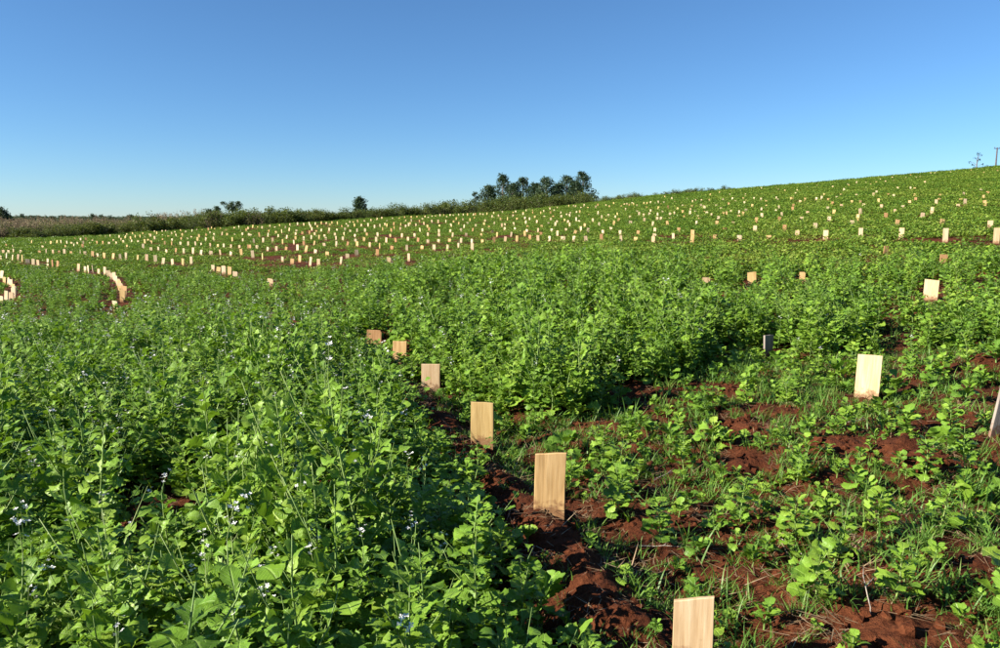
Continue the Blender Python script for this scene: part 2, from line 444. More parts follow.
NEARB = [  # u, v of the foot, width, height, yaw, lean, roll, material, extras, label
    (691, 680, .132, .245, 2, -4, 0, 'pink', dict(tl=.03), 'pinkish board with slanted top, cut off by the bottom of the photo'),
    (549, 530, .158, .315, 4, -3, 1, 'yellow', dict(tl=.012, point=.075), 'tall yellow board with foot shaped after a leaf shadow on the red earth ridge'),  # the foot's point puts a leaf's shadow into the board outline
    (482, 450, .160, .300, -3, -2, 0, 'yellow', dict(point=.04), 'yellow grained board with dark streaks, second up the red earth ridge'),
    (431, 396, .170, .245, 3, -2, 0, 'pink', dict(), 'pale pinkish board with a leaf shadow, among leaves at the ridge end'),
    (400, 364, .155, .26, 2, -2, 0, 'yellow', dict(), 'square-looking tan board half sunk in leaves beside the pinkish one'),
    (374, 351, .185, .25, -5, -2, 2, 'brown', dict(chip=.02), 'tan board mostly hidden by leaves, farthest of the foreground row'),
    (866, 399, .175, .345, -6, -2, 1.5, 'pink', dict(tl=.004), 'tall upright pale board with a dark leaf shadow on the right slope'),
    (1000, 438, .17, .36, 38, -2, 12, 'grey', dict(), 'grey weathered board leaning in shade at the right edge'),
    (768, 356, .17, .22, 62, -3, 4, 'grey', dict(), 'small grey shaded board among leaves on the right'),
    (930, 300, .185, .29, -4, -10, 2, 'pink', dict(tl=-.01), 'wide pinkish board standing out of dense leaves on the right'),
    (943, 265, .135, .20, 6, -6, 2, 'brown', dict(), 'short tan board with a stub beside it, above the wide pinkish board'),
    (706, 288, .14, .22, 0, -3, 0, 'pink', dict(), 'small pale board just showing above crop leaves, left of its twin'),
    (752, 288, .15, .26, 8, -3, -3, 'yellow', dict(tl=.01), 'tan board tapering down into crop leaves, right of its twin'),
    (802, 283, .10, .19, 5, -3, 0, 'yellow', dict(chip=.02), 'little tan board tip showing between leaves'),
    (945, 243, .125, .36, 2, -2, 0, 'pale', dict(), 'tall white board with a dark leaf shadow on the right slope'),
    (901, 240, .13, .33, 3, -2, 1, 'pink', dict(), 'tall pinkish board left of the tall white one'),
    (996, 244, .13, .37, -2, -2, 0, 'pink', dict(), 'tall pale board at the right edge of the slope'),
    (990, 229, .14, .22, 4, -3, 0, 'pink', dict(), 'pinkish board behind the tall one at the right edge'),
    (860.5, 237, .125, .30, 3, -2, 0, 'pale', dict(), 'narrow white board between the broad pinkish and the tall pinkish one'),
    (825.5, 239, .145, .30, -3, -2, 0, 'pink', dict(), 'broad pinkish board on the green slope, left of the narrow white one'),
    (797, 236, .13, .20, 6, -2, 3, 'pink', dict(), 'short pinkish board in the crop edge, left of the broad one'),
    (769, 240, .17, .16, 0, -8, -4, 'yellow', dict(), 'low wide tan board half sunk in the crop edge'),
    (885, 258, .10, .24, 30, -4, 6, 'brown', dict(), 'thin tan board turned edgeways above dense crop'),
    (931.5, 215, .12, .33, -12, -2, 2, 'pink', dict(), 'tall pinkish board higher on the slope, behind the white one'),
    (958, 208, .15, .17, 0, -2, 0, 'pink', dict(), 'square pinkish board high on the right slope'),
    (894.7, 214.5, .10, .25, 2, -2, 0, 'pink', dict(), 'slim pinkish board alone on the green slope'),
]
NB_POS = []
for k, (u, v, W, H, yaw, lean, roll, mat, ex, lab) in enumerate(NEARB):
    x, y = hit(u, v)
    me = board_mesh('seedling_board', W, H, 0.019, M[mat], seed=k, **ex)
    place_board(me, x, y, yaw - 9 - math.degrees(math.atan2(x, y)) * 0.5, lean, roll, lab)
    BOARDS.append((x, y, H, W)); NB_POS.append((x, y, H, W, u, v))
# the stub beside the short tan board and the batten behind the second board of the ridge
x, y = hit(949.5, 265.5)
place_board(board_mesh('seedling_board', .05, .13, .018, M['brown'], seed=91), x, y, 10, -2, 0, 'narrow tan stub of board right beside the short tan board')
x, y = hit(472.8, 452); y += .03
o = place_board(board_mesh('wooden_batten', .022, .17, .02, M['brown'], seed=92), x, y + .03, 5, -2, 3, 'thin brown batten at the left edge of the second ridge board')
o.name = 'wooden_batten'; o['category'] = 'batten'

# every other board, read off the photograph in enlarged squares (8 px per photo px); depth from the slope
TILES = [
 ((0, 200, 8), """600,310 645,318 665,295 690,318 740,322 795,290 843,293 880,293 953,297 1000,300 905,320 968,320 250,338 337,340 367,340 405,347 455,347 490,345 537,345 572,348 620,347 668,348 720,348 773,345 823,345 873,345 930,343 987,340 523,375 590,372 660,378 340,377 50,360 97,368 28,408 70,410 108,418 165,410 315,415 368,412 425,417 470,415 517,427 572,420 640,428 682,424 740,435 787,438 835,447 903,452 962,460 8,463 50,467 97,473 143,470 178,482 220,488 265,495 305,500 380,500 420,505 460,517 625,537 680,543 707,555 745,558 790,573 838,573 870,585"""),
 ((0, 240, 7.12), """800,250 815,262 828,275 840,292 850,310 858,328 868,350 878,370 872,400 825,455 5,245 30,290 55,296 75,306 90,322 100,340 104,362 95,384 72,398 40,408 10,425"""),
 ((125, 190, 8), """15,352 60,352 143,350 195,355 205,370 255,350 300,362 345,370 375,350 410,365 445,330 487,335 458,365 530,375 535,330 575,322 592,367 650,360 668,322 680,345 712,355 718,310 763,305 775,352 808,320 815,355 875,355 873,308 910,300 925,325 938,355 970,320 990,355 985,305 235,338 300,335 325,335 400,338 620,318 690,305 5,377 45,390 80,377 122,375 160,377 182,397 240,390 300,393 375,393 448,393 500,390 580,397 645,400 710,398 858,400 943,410 105,408 55,415 160,420 208,418 318,427 373,428 445,433 505,437 565,437 612,435 683,448 15,458 143,458 208,470 268,478 330,488 405,488 470,493 543,495 605,502 687,500 765,505 845,507 932,505 742,445 790,450 850,455 915,450 990,460 8,533 97,543 172,550 245,560 302,573 382,580 462,578 530,570 705,612 745,630 790,643 835,650 880,672"""),
 ((250, 190, 8), """20,297 60,297 95,305 160,290 198,297 240,285 283,300 320,278 380,268 430,275 475,272 522,270 485,290 540,288 570,262 610,262 655,260 700,265 735,290 785,288 825,255 835,290 863,250 890,285 915,245 945,280 970,245 995,300 640,272 770,268 800,253 150,328 205,335 255,335 312,322 372,325 365,345 418,338 475,342 495,315 520,350 530,330 570,325 632,322 630,342 695,318 760,315 803,330 855,328 920,325 935,350 680,355 5,360 75,362 142,362 225,365 292,373 365,382 428,392 490,382 552,378 607,382 597,360 688,388 743,388 753,350 838,362 845,397 912,395 30,415 105,410 182,410 262,418 352,418 430,425 510,430 595,438 690,438 778,440 857,440 958,445 5,460 55,452 140,470 210,478 287,470 380,473 445,482 523,495 618,512 780,525 855,508 25,522 100,537 260,547 335,563 397,550 480,570 548,570 725,560 160,730"""),
 ((375, 185, 8), """15,275 55,268 95,285 140,265 195,265 235,262 290,255 335,255 400,250 380,270 355,290 455,250 485,248 520,243 550,240 575,255 600,240 627,238 670,240 705,237 740,235 787,230 803,232 840,222 865,215 897,213 950,212 990,250 935,255 245,287 290,287 455,290 505,293 567,295 628,292 650,270 703,278 760,278 797,262 880,282 425,258 40,328 80,318 95,328 150,315 205,320 245,332 270,322 280,305 328,322 392,312 420,332 515,325 605,318 612,330 670,310 712,335 740,303 807,320 873,310 912,332 955,305 62,353 153,345 203,350 130,363 362,365 430,362 513,375 600,370 690,360 780,362 860,362 938,370 22,397 123,403 215,408 320,408 423,400 513,400 620,405 730,395 850,398 975,402 10,440 90,443 168,438 265,432 343,440 423,447 510,447 595,442 688,447 775,452 860,447 950,447 38,493 135,498 255,508 375,497 472,502 578,507 668,490 778,507 18,545 110,597 270,588"""),
 ((500, 180, 8), """20,260 105,260 125,255 185,262 210,238 265,262 260,232 325,265 350,250 400,232 432,240 460,218 405,265 485,262 535,275 550,210 562,262 585,212 605,215 610,260 640,258 648,220 672,207 703,222 765,222 782,205 785,265 847,203 873,215 910,195 972,210 995,200 868,285 940,282 5,312 60,310 103,288 135,308 185,275 200,302 237,320 278,297 295,338 353,290 408,320 425,290 457,337 490,297 518,320 543,335 557,293 610,317 632,290 632,325 710,287 743,330 785,275 845,325 945,325 812,300 922,300 38,348 15,365 108,352 205,345 220,372 335,368 390,345 442,362 558,362 675,362 793,360 907,355 35,390 120,385 88,443 200,440 215,402 303,403 325,432 415,405 460,437 530,395 595,425 650,402 703,408 825,415 885,390 963,420 40,482 135,475 237,460 305,475 392,470 500,460 512,475 590,470 690,477 812,468 970,478"""),
 ((625, 180, 8), """15,195 35,205 55,185 72,195 97,203 150,190 175,190 172,222 205,180 240,188 285,200 268,182 312,185 345,225 378,190 400,178 455,185 487,210 462,205 540,178 565,172 610,205 535,220 630,215 675,170 610,168 730,205 787,160 770,225 830,198 860,153 883,170 945,148 955,188 970,165 755,105 838,120 375,150 320,135 495,150 555,155 965,120 680,120 5,240 95,250 205,255 262,232 300,255 418,242 462,260 40,295 112,275 150,285 192,275 262,280 283,320 258,315 360,280 360,305 395,275 475,298 520,272 527,235 562,253 583,292 597,312 635,258 655,268 690,282 640,225 787,262 745,308 967,240 910,290 942,272 912,260 850,250 815,270 45,335 155,328 40,350 220,360 345,358 570,352 735,347 865,340 105,415 240,405 435,408 797,400 85,473 233,445 228,485 387,462 540,430 535,480 722,455 918,455"""),
 ((750, 170, 8), """30,230 85,240 130,248 133,285 15,292 90,320 225,235 212,225 325,233 345,230 400,253 440,238 530,235 572,230 592,200 630,235 695,220 727,197 750,165 365,185 375,165 208,143 228,155 278,167 455,135 533,125 565,135 660,140 785,110 853,103 928,98 852,200 985,205 665,265 730,283 815,248 885,255 910,278 205,325 230,305 340,320 345,295 622,312 90,145 790,125 965,118 462,340 670,345 98,368 257,355 235,397 50,415 40,473 885,337 418,390 633,398 862,385 818,410 522,450 278,465"""),
 ((875, 150, 8), """10,260 40,240 83,255 140,222 155,245 250,222 285,205 328,225 358,218 447,188 480,180 603,183 768,168 822,145 870,185 982,170 10,345 30,408 107,358 150,370 180,310 285,312 318,310 52,455 315,368 325,398 280,432 520,360 513,392 490,422 708,360 690,393 720,418 848,323 905,340 867,380 883,443 400,265 228,450 378,525 88,528 180,580 535,580"""),
]
far_b = []
for (u0, v0, sc), txt in TILES:
    for p in txt.split():
        a, b = p.split(',')
        u = u0 + float(a) / sc; v = v0 + float(b) / sc
        x, y = hit(u, v, 0.125)
        if all((x - q[0]) ** 2 + (y - q[1]) ** 2 > 0.02 for q in far_b):
            far_b.append((x, y, u, v))
far_b.sort(key=lambda q: q[1])
WOODS = ['pink', 'pale', 'yellow', 'brown', 'pale', 'pink', 'yellow']
TONE = {'pink': 'pinkish', 'pale': 'whitish', 'yellow': 'tan', 'brown': 'brownish'}
SHAPE = [('tall', .130, .31), ('upright', .140, .26), ('squat', .155, .195), ('slim', .10, .28)]
variants = [board_mesh('seedling_board', Wd * f, Hd * f2, .019, M[mt], seed=200 + i * 4 + j, tl=random.uniform(-.015, .015), point=random.choice((0, .03)), chip=random.choice((0, 0, .02)))
            for i, mt in enumerate(('pink', 'pale', 'yellow', 'brown')) for j, (nm, Wd, Hd) in enumerate(SHAPE) for f, f2 in ((1.0, 1.0),)]
MATS4 = ('pink', 'pale', 'yellow', 'brown')
SECT = [(0, 'below the brown left-edge thicket'), (62, 'below the left green bushes'), (125, 'below bushes right of the thicket'), (190, 'below the flat-topped tree'),
        (262, 'below hedge left of the round tree'), (335, 'below the lone round tree'), (390, 'below hedge right of the round tree'), (478, 'below the left eucalyptus trees'), (545, 'below the right eucalyptus trees'),
        (605, 'below bushes right of the eucalyptus'), (672, 'below the last skyline bushes'), (745, 'below the bare skyline'), (815, 'on the slope midway to the pole'), (885, 'on the slope left of the sapling'), (945, 'on the slope below the pole')]
def ordn(n):
    sfx = 'th' if 10 < n % 100 < 14 else {1: 'st', 2: 'nd', 3: 'rd'}.get(n % 10, 'th')
    return f'{n}{sfx}'
def sector(u, tab=SECT):
    s = tab[0][1]
    for a, t_ in tab:
        if u >= a: s = t_
    return s
N_IND = 300 - len(NEARB) - 1
cnt = {}; rest = MB(); rest_mats = []
rest_by = {k: MB() for k in MATS4}
for k, (x, y, u, v) in enumerate(far_b):
    mi = random.choice((0, 0, 1, 1, 1, 2, 2, 3)); sj = random.choice((0, 1, 1, 2, 2, 3))
    if y < 26 and x < -4: sj = random.choice((2, 2, 1)); mi = random.choice((0, 1, 1, 2))
    me = variants[mi * 4 + sj]
    yaw = random.gauss(-24, 13); lean = random.gauss(-3, 4); roll = random.gauss(0, 4)
    BOARDS.append((x, y, SHAPE[sj][2], SHAPE[sj][1]))
    if k < N_IND:
        key = (MATS4[mi], sj, sector(u)); cnt[key] = cnt.get(key, 0) + 1
        place_board(me, x, y, yaw, lean, roll, '%s %s board, %s nearest such one %s' % (SHAPE[sj][0], TONE[MATS4[mi]], ordn(cnt[key]), sector(u)), 'seedling boards set in rows across the field')
    else:
        z = float(ground_z(np.array([x]), np.array([y]))[0])
        mt = Matrix.Translation((x, y, z)) @ Euler((R(lean), R(roll), R(yaw))).to_matrix().to_4x4()
        rest_by[MATS4[mi]].add([vv.co for vv in me.vertices], [tuple(p.vertices) for p in me.polygons], mt)
if any(b.v for b in rest_by.values()):
    me = bpy.data.meshes.new('distant_boards'); V = []; F = []; MI = []
    for i, kx in enumerate(MATS4):
        o0 = len(V); V += rest_by[kx].v; F += [tuple(a + o0 for a in f) for f in rest_by[kx].f]; MI += [i] * len(rest_by[kx].f)
        me.materials.append(M[kx])
    me.from_pydata(V, [], F); me.polygons.foreach_set('material_index', MI); me.update()
    tag(link(bpy.data.objects.new('distant_boards', me)), 'tiny pale boards dotted over the far slope below the skyline', 'boards', None, 'stuff')

# ------------------------------------------------------------------ leaves
LEAF_UV = {}
def set_uv(me, uvp):
    uvl = me.uv_layers.new(name='leaf_map')
    vi = np.empty(len(me.loops), np.int32); me.loops.foreach_get('vertex_index', vi)
    uvl.data.foreach_set('uv', np.asarray(uvp, np.float32)[vi].ravel())
def leaf_mesh(name, seed, stations=11, curl=0.5, mat='leaf', lob=True, wide=1.0):
    """lyrate radish leaf, unit length along +X: petiole, two pairs of small lobes, a big scalloped end lobe"""
    rr = random.Random(seed); V = []; F = []
    ts = [0, .24, .30, .35, .42, .47, .56, .63, .71, .79, .87, .95, 1.0] if lob else [0, .25, .35, .5, .68, .85, 1.0]
    if lob: wd = [.016, .02, .11, .035, .19, .10, .33, .25, .38, .30, .31, .21, .10]
    else: wd = [.02, .03, .14, .27, .34, .25, .05]
    ph = rr.uniform(0, 6); fold = rr.uniform(.12, .45); twist = rr.uniform(-.35, .35)
    a0 = rr.uniform(-.1, .15)
    x = z = 0; ang = 0.0; pt = 0
    cv = curl * rr.uniform(.6, 1.4)
    for i, (t_, w_) in enumerate(zip(ts, wd)):
        dt = t_ - pt; pt = t_
        x += dt * math.cos(ang); z += dt * math.sin(ang)
        ang = a0 - cv * (t_ ** 1.4) * 1.5
        for s in (-1, 0, 1):
            ww = w_ * wide * (1 + (.18 * rr.uniform(-1, 1) if s else 0))
            wave = .05 * math.sin(ph + i * 1.9 + s * 1.3) * (w_ / .3) if s else 0
            sx = -.03 * abs(s) * w_ / .3 + (.045 if (s and i in (2, 4, 6, 8)) else 0)
            yy = s * ww * math.cos(fold); zz = abs(s) * ww * math.sin(fold) + wave + s * ww * twist * t_
            V.append((x + sx - math.sin(ang) * zz, yy, z + math.cos(ang) * zz))
    for i in range(len(ts) - 1):
        for k in (0, 1):
            F.append((i * 3 + k, (i + 1) * 3 + k, (i + 1) * 3 + k + 1, i * 3 + k + 1))
    b = MB(); b.v = V; b.f = F
    me = b.mesh(name, M[mat])
    uvp = [(t_, .5 + .5 * s_) for t_ in ts for s_ in (-1, 0, 1)]
    set_uv(me, uvp); LEAF_UV[me.name] = uvp
    return me
LEAF = [leaf_mesh('radish_leaf', 300 + i, curl=(.2, .5, .75, 1.0)[i % 4], wide=(1.0, 1.15, .9)[i % 3]) for i in range(12)]
LEAFS = [leaf_mesh('radish_leaf_small', 340 + i, curl=(.3, .7)[i % 2], lob=False, wide=(1.0, .8, 1.25)[i % 3]) for i in range(6)]

def flower_mb(b, p, rr, s=.0075):
    rot = Euler((rr.uniform(-.6, .6), rr.uniform(-.6, .6), rr.uniform(0, 6))).to_matrix().to_4x4()
    mt = Matrix.Translation(p) @ rot
    for k in range(4):
        q = Matrix.Rotation(k * math.pi / 2, 4, 'Z')
        b.add([(0, 0, 0), (s * .8, -s * .45, s * .25), (s * 1.25, 0, s * .3), (s * .8, s * .45, s * .25)], [(0, 1, 2, 3)], mt @ q)

def plant_spec(kind, seed):
    """kind: tall (stalk, many leaves), bushy, small. Returns leaves [(mesh, matrix)], stem MB, list of flower MBs, height"""
    rr = random.Random(seed)
    leaves = []; stem = MB(); fl = []
    if kind == 'tall': H = rr.uniform(.50, .66); n = 36; big = (.158, .066)
    elif kind == 'bushy': H = rr.uniform(.30, .40); n = 30; big = (.148, .070)
    else: H = rr.uniform(.10, .16); n = 11; big = (.115, .06)
    lx, ly = rr.uniform(-.10, .10) * H, rr.uniform(-.10, .10) * H
    def sp(t_): return Vector((lx * t_ * t_ + .018 * H / .55 * math.sin(seed + t_ * 5.5), ly * t_ * t_ + .018 * H / .55 * math.sin(seed * 2.3 + t_ * 4.6), H * t_))
    r0 = .0058 if kind == 'tall' else .005
    wph, wam = rr.uniform(0, 6.28), rr.uniform(.01, .03)
    stem.tube([Vector((0, 0, -.03))] + [sp(t_) for t_ in (0.02, .2, .4, .6, .8, 1.0)], [r0 * 1.2, r0, r0 * .95, r0 * .85, r0 * .7, r0 * .5, r0 * .25], 5)
    az = rr.uniform(0, 6.28)
    def leaf(p, az_, inc, L, roll=0):
        small = L < .085
        me = rr.choice(LEAFS if (small and rr.random() < .6) else LEAF)
        mt = Matrix.Translation(p) @ Matrix.Rotation(az_, 4, 'Z') @ Matrix.Rotation(-inc, 4, 'Y') @ Matrix.Rotation(roll, 4, 'X') @ Matrix.Scale(L, 4)
        leaves.append((me, mt))
    for k in range(n):
        t_ = (k + .5) / n
        az += 2.4 + rr.uniform(-.35, .35)
        hgt = .04 + .88 * t_ ** (.9 if kind == 'tall' else 1.0)
        L = (big[0] + (big[1] - big[0]) * t_ ** .8) * rr.uniform(.8, 1.2)
        inc = (rr.uniform(.15, .75) + .25 * t_) if kind != 'small' else rr.uniform(.5, 1.15)
        leaf(sp(hgt), az, inc, L, rr.uniform(-.5, .5))
    if kind in ('tall', 'bushy'):
        for b_ in range(3 if kind == 'tall' else 2):
            t_ = rr.uniform(.35, .8); p0 = sp(t_); a = rr.uniform(0, 6.28); l = rr.uniform(.16, .30) * H / .55
            dirv = Vector((math.cos(a) * .75, math.sin(a) * .75, .75)).normalized()
            pts = [p0, p0 + dirv * l * .35 - Vector((0, 0, l * .05)), p0 + dirv * l * .7, p0 + dirv * l + Vector((rr.uniform(-.02, .02), rr.uniform(-.02, .02), l * .18))]
            stem.tube(pts, [r0 * .55, r0 * .45, r0 * .35, r0 * .2], 4)
            for q in range(3):
                leaf(p0 + dirv * l * (.4 + .3 * q), a + rr.uniform(-2, 2), rr.uniform(.3, .9), rr.uniform(.045, .085), rr.uniform(-.5, .5))
    if (kind == 'tall' and seed % 2 == 0) or (kind == 'bushy' and seed % 3 == 0):
        f = MB(); top = sp(1.0)
        tip = top + Vector((rr.uniform(-.03, .03), rr.uniform(-.03, .03), rr.uniform(.06, .16)))
        stem.tube([top, (top + tip) / 2, tip], [r0 * .3, r0 * .22, r0 * .12], 4)
        for q in range(8):
            flower_mb(f, top.lerp(tip, rr.uniform(.4, 1.0)) + Vector((rr.uniform(-.022, .022), rr.uniform(-.022, .022), rr.uniform(0, .015))), rr)
        fl.append(f)
    return dict(leaves=leaves, stem=stem, fl=fl, H=H, kind=kind)

SPEC = {'tall': [plant_spec('tall', 500 + i) for i in range(9)], 'bushy': [plant_spec('bushy', 520 + i) for i in range(9)], 'small': [plant_spec('small', 540 + i) for i in range(8)]}
for lst in SPEC.values():
    for s in lst:
        s['stem_me'] = s['stem'].mesh('radish_stem', M['stem'])
        s['fl_me'] = [f.mesh('radish_flower', M['flower'], False) for f in s['fl']]

def merged(name, specs, mat, flowers=True):
    """one prototype mesh for the uncounted crop"""
    me = bpy.data.meshes.new(name); V = []; F = []; MI = []; UV = []
    for s, mt0 in specs:
        for lm, mt in s['leaves']:
            o0 = len(V); q = mt0 @ mt
            V += [tuple(q @ v.co) for v in lm.vertices]; fs = [tuple(i + o0 for i in p.vertices) for p in lm.polygons]
            F += fs; MI += [0] * len(fs); UV += LEAF_UV[lm.name]
        for src, mi in [(s['stem_me'], 1)] + ([(f, 2) for f in s['fl_me']] if flowers else []):
            o0 = len(V); V += [tuple(mt0 @ v.co) for v in src.vertices]; fs = [tuple(i + o0 for i in p.vertices) for p in src.polygons]
            F += fs; MI += [mi] * len(fs); UV += [(0, 0)] * len(src.vertices)
    me.from_pydata(V, [], F); set_uv(me, UV)
    for k in (mat, 'stem', 'flower'): me.materials.append(M[k])
    me.polygons.foreach_set('material_index', MI); me.polygons.foreach_set('use_smooth', [True] * len(F)); me.update()
    return me

# ------------------------------------------------------------------ where things grow
SPW = np.array(SPARSE)
def far_edge(x, y):
    """how deep into the field the tall crop stands, metres forward, by bearing"""
    th = np.degrees(np.arctan2(x, np.maximum(y, .1)))
    return np.interp(th, [-40, -30, -18, -8, 0, 8, 16, 24, 34, 45], [24, 23, 20.5, 20, 19.5, 18.5, 16, 14.5, 13.5, 13]) + 2.2 * (fbm(x * .5, y * .5, 61, 2) - .5)
def zone(x, y):
    sp = in_poly(x + .25 * (fbm(x * 2, y * 2, 71, 2) - .5), y, SPARSE)
    crop = (~sp) & (y < far_edge(x, y))
    return sp, crop
def hole_mask(x, y):
    m = np.zeros(np.shape(x))
    for (hx, hy), r in HOLE: m = np.maximum(m, np.exp(-(((x - hx) ** 2 + (y - hy) ** 2) / (r * r))))
    return m
def mound_mask(x, y):
    m = np.zeros(np.shape(x))
    for (hx, hy), r, h in MOUND: m = np.maximum(m, np.exp(-(((x - hx) ** 2 + (y - hy) ** 2) / (r * r * .7))))
    return m
BP = np.array(BOARDS)
def board_clear(x, y, r):
    ok = np.ones(len(x), bool)
    for bx, by, *_ in BOARDS: ok &= (x - bx) ** 2 + (y - by) ** 2 > r * r
    return ok
SEEN = [(431, 388), (400, 353), (374, 340), (866, 398), (930, 290), (706, 279), (752, 282), (802, 278), (945, 243), (901, 240), (996, 243), (549, 529), (482, 450), (768, 350), (943, 264), (825, 239), (860, 237), (691, 640), (118, 303), (103, 313), (8, 296), (232, 272), (270, 281), (1000, 436)]
SEEN += [(445, 432), (470, 458), (500, 494), (530, 528), (560, 563), (590, 600), (612, 632), (150, 500), (175, 505)]
SEEN += [(q[2], q[3] + .03 * FPX / q[1]) for q in far_b if q[1] < 30]
SEENW = [hit(u, v) + (u, v) for u, v in SEEN]
def height_cap(x, y):
    """crop standing in front of a board that shows is no taller than the sight line to the lowest part that shows"""
    cap = np.full(len(x), 9.0)
    zb = base_z(x, y)
    for bx, by, u, v in SEENW:
        dv = ray(u, v); s = y / dv[1]
        lx = dv[0] * s; lz = EYE + dv[2] * s
        m = (y < by) & (np.abs(x - lx) < .20)
        cap = np.where(m, np.minimum(cap, lz - zb), cap)
    hx, hy = sdir.x / math.cos(R(SUN_EL)), sdir.y / math.cos(R(SUN_EL))
    for bx, by, H, W, u, v in NB_POS[:7] + NB_POS[9:22]:
        t = (x - bx) * hx + (y - by) * hy; lat = np.abs(-(x - bx) * hy + (y - by) * hx)
        m = (t > .03) & (t < 2.2) & (lat < .27)
        cap = np.where(m, np.minimum(cap, np.maximum(base_z(bx, by) + .05 + t * math.tan(R(SUN_EL)) - zb, .05)), cap)
    return cap
def scatter(n, y0, y1, x_margin=1.18, seed=0, ymin_side=0):
    """even random points over the ground in and a little beyond the view"""
    g = np.random.default_rng(seed)
    hw = 0.6622 * x_margin; side = 1.8; W = y1 * hw + side
    m = int(n / (hw * (y1 * y1 - y0 * y0)) * 2 * W * (y1 - y0))
    x = g.uniform(-W, W, m); y = g.uniform(y0, y1, m)
    k = np.abs(x) < y * hw + side
    return x[k], y[k]
def thin(x, y, r):
    """drop points closer than r to one kept before"""
    cell = {}; keep = []
    for i in range(len(x)):
        rr_ = r[i]; c = (int(x[i] // .5), int(y[i] // .5)); ok = True
        for a in (-1, 0, 1):
            for b in (-1, 0, 1):
                for j in cell.get((c[0] + a, c[1] + b), ()):
                    if (x[i] - x[j]) ** 2 + (y[i] - y[j]) ** 2 < rr_ * rr_: ok = False; break
                if not ok: break
            if not ok: break
        if ok: cell.setdefault(c, []).append(i); keep.append(i)
    return np.array(keep, int)

def gaps(x, y):
    return fbm(x * 1.7 + 3, y * 1.7, 101, 2) < np.interp(y, [2, 6, 10, 25], [.24, .31, .39, .41])

def crop_height(x, y):
    d1, _ = dist_line(x, y, RIDGE)
    h = np.interp(y, [1, 4, 9, 14, 20, 26], [.62, .60, .56, .52, .44, .36])
    th = np.degrees(np.arctan2(x, y))
    h = h * np.interp(th, [-34, -15, 0, 8, 18, 34], [.9, 1.0, 1.12, 1.15, .85, .65]) * (1 + np.interp(th, [-8, 2, 20, 30], [0, .14, .12, 0]) * np.interp(y, [10, 14], [0, 1]))
    h = h * (1 - np.interp(th, [-20, -8], [.42, 0]) * np.interp(y, [7, 12], [0, 1]))
    h = h * np.interp(d1, [0, .35, .9], [.45, .7, 1.0])
    h = h * np.where((x < -.4) & (y < 6), 1.22, 1.0)
    return h * (.62 + .8 * fbm(x * 1.1, y * 1.1, 81, 3)) * (.55 + .9 * fbm(x * 2.6, y * 2.6, 83, 2))

# ------------------------------------------------------------------ counted plants near the camera
x, y = scatter(5200, 1.25, 11, 1.05, 3)
sp, crop = zone(x, y)
den = fbm(x * 1.3, y * 1.3, 91, 3)
d1, _ = dist_line(x, y, RIDGE); d2, s2 = dist_line(x, y, ROW)
spacing = np.where(sp, .25, .25)
ok = board_clear(x, y, .13) & (hole_mask(x, y) < .45) & (mound_mask(x, y) < .6)
ok &= ~(sp & (den < .45)) & (d1 > .15) & ~((d2 < .3) & (s2 < 0) & (den < .56))
ok &= ~(np.hypot(x, y) < 1.85)
ok &= sp | ~gaps(x, y)
x, y, sp, den, spacing = x[ok], y[ok], sp[ok], den[ok], spacing[ok]
kp = thin(x, y, spacing); x, y, sp, den = x[kp], y[kp], sp[kp], den[kp]
cap = height_cap(x, y)
hh = np.where(sp, np.random.default_rng(4).uniform(.10, .26, len(x)), crop_height(x, y))
hh = np.minimum(hh, cap)
ok = hh > .06; x, y, sp, hh = x[ok], y[ok], sp[ok], hh[ok]
zz = ground_z(x, y)
u, v, dep = pix(x, y, zz + hh * .7)
inv = (u > -10) & (u < 1010) & (v < 665) & (v > 200)
score = np.where(inv, (hh + .12) / dep, -1)
order = np.argsort(-score)
ind = order[:290]; ind = ind[score[ind] > 0]
left_over = np.setdiff1d(np.arange(len(x)), ind)

LANDM = [(NB_POS[0], 'the board cut off at the bottom'), (NB_POS[1], 'the tall board with shadow-shaped foot'), (NB_POS[2], 'the dark-streaked second ridge board'), (NB_POS[3], 'the pinkish board at the ridge end'),
         (NB_POS[4], 'the half-sunk tan board'), (NB_POS[6], 'the upright board on the right'), (NB_POS[7], 'the grey leaning board'), (NB_POS[8], 'the small grey shaded board')]
labels = {}
plan = []
for i in ind:
    H = float(hh[i]); xx, yv = float(x[i]), float(y[i])
    kind = 'small' if H < .17 else ('bushy' if H < .40 else 'tall')
    s = random.choice(SPEC[kind])
    if s['fl'] and not (xx < -.2 and random.random() < .5): s = random.choice([q for q in SPEC[kind] if not q['fl']])
    dist = [(math.hypot(xx - q[0], yv - q[1]), q, t_) for q, t_ in LANDM]
    dm, q, nm = min(dist, key=lambda a: a[0])
    flw = bool(s['fl'])
    look = {'small': 'small radish plant', 'bushy': 'bushy radish plant', 'tall': 'tall radish plant'}[kind]
    if flw: look = 'white-flowered ' + look
    uu = float(u[i]); vv = float(v[i])
    if dm < 1.6:
        dx, dy = xx - q[0], yv - q[1]
        side = ('left of' if dx < 0 else 'right of') if abs(dx) > abs(dy) else ('in front of' if dy < 0 else 'behind')
        place = '%s %s' % (side, nm)
    elif sp[i]: place = 'on bare soil in the %s foreground' % ('bottom right' if vv > 520 else 'right')
    elif vv > 560: place = 'along the bottom edge, %s' % ('at far left' if uu < 160 else 'left of centre' if uu < 420 else 'near the ridge')
    elif vv > 440: place = 'in the dense crop, %s' % ('at the left edge' if uu < 130 else 'around the dark gap' if uu < 260 else 'left of the ridge')
    else: place = 'back in the dense crop, %s' % ('at far left' if uu < 200 else 'left of the board row' if uu < 420 else 'behind the bare patches')
    plan.append((i, s, H, look, place, dm, uu, yv))
bykey = {}
for p in plan: bykey.setdefault((p[3], p[4]), []).append(p)
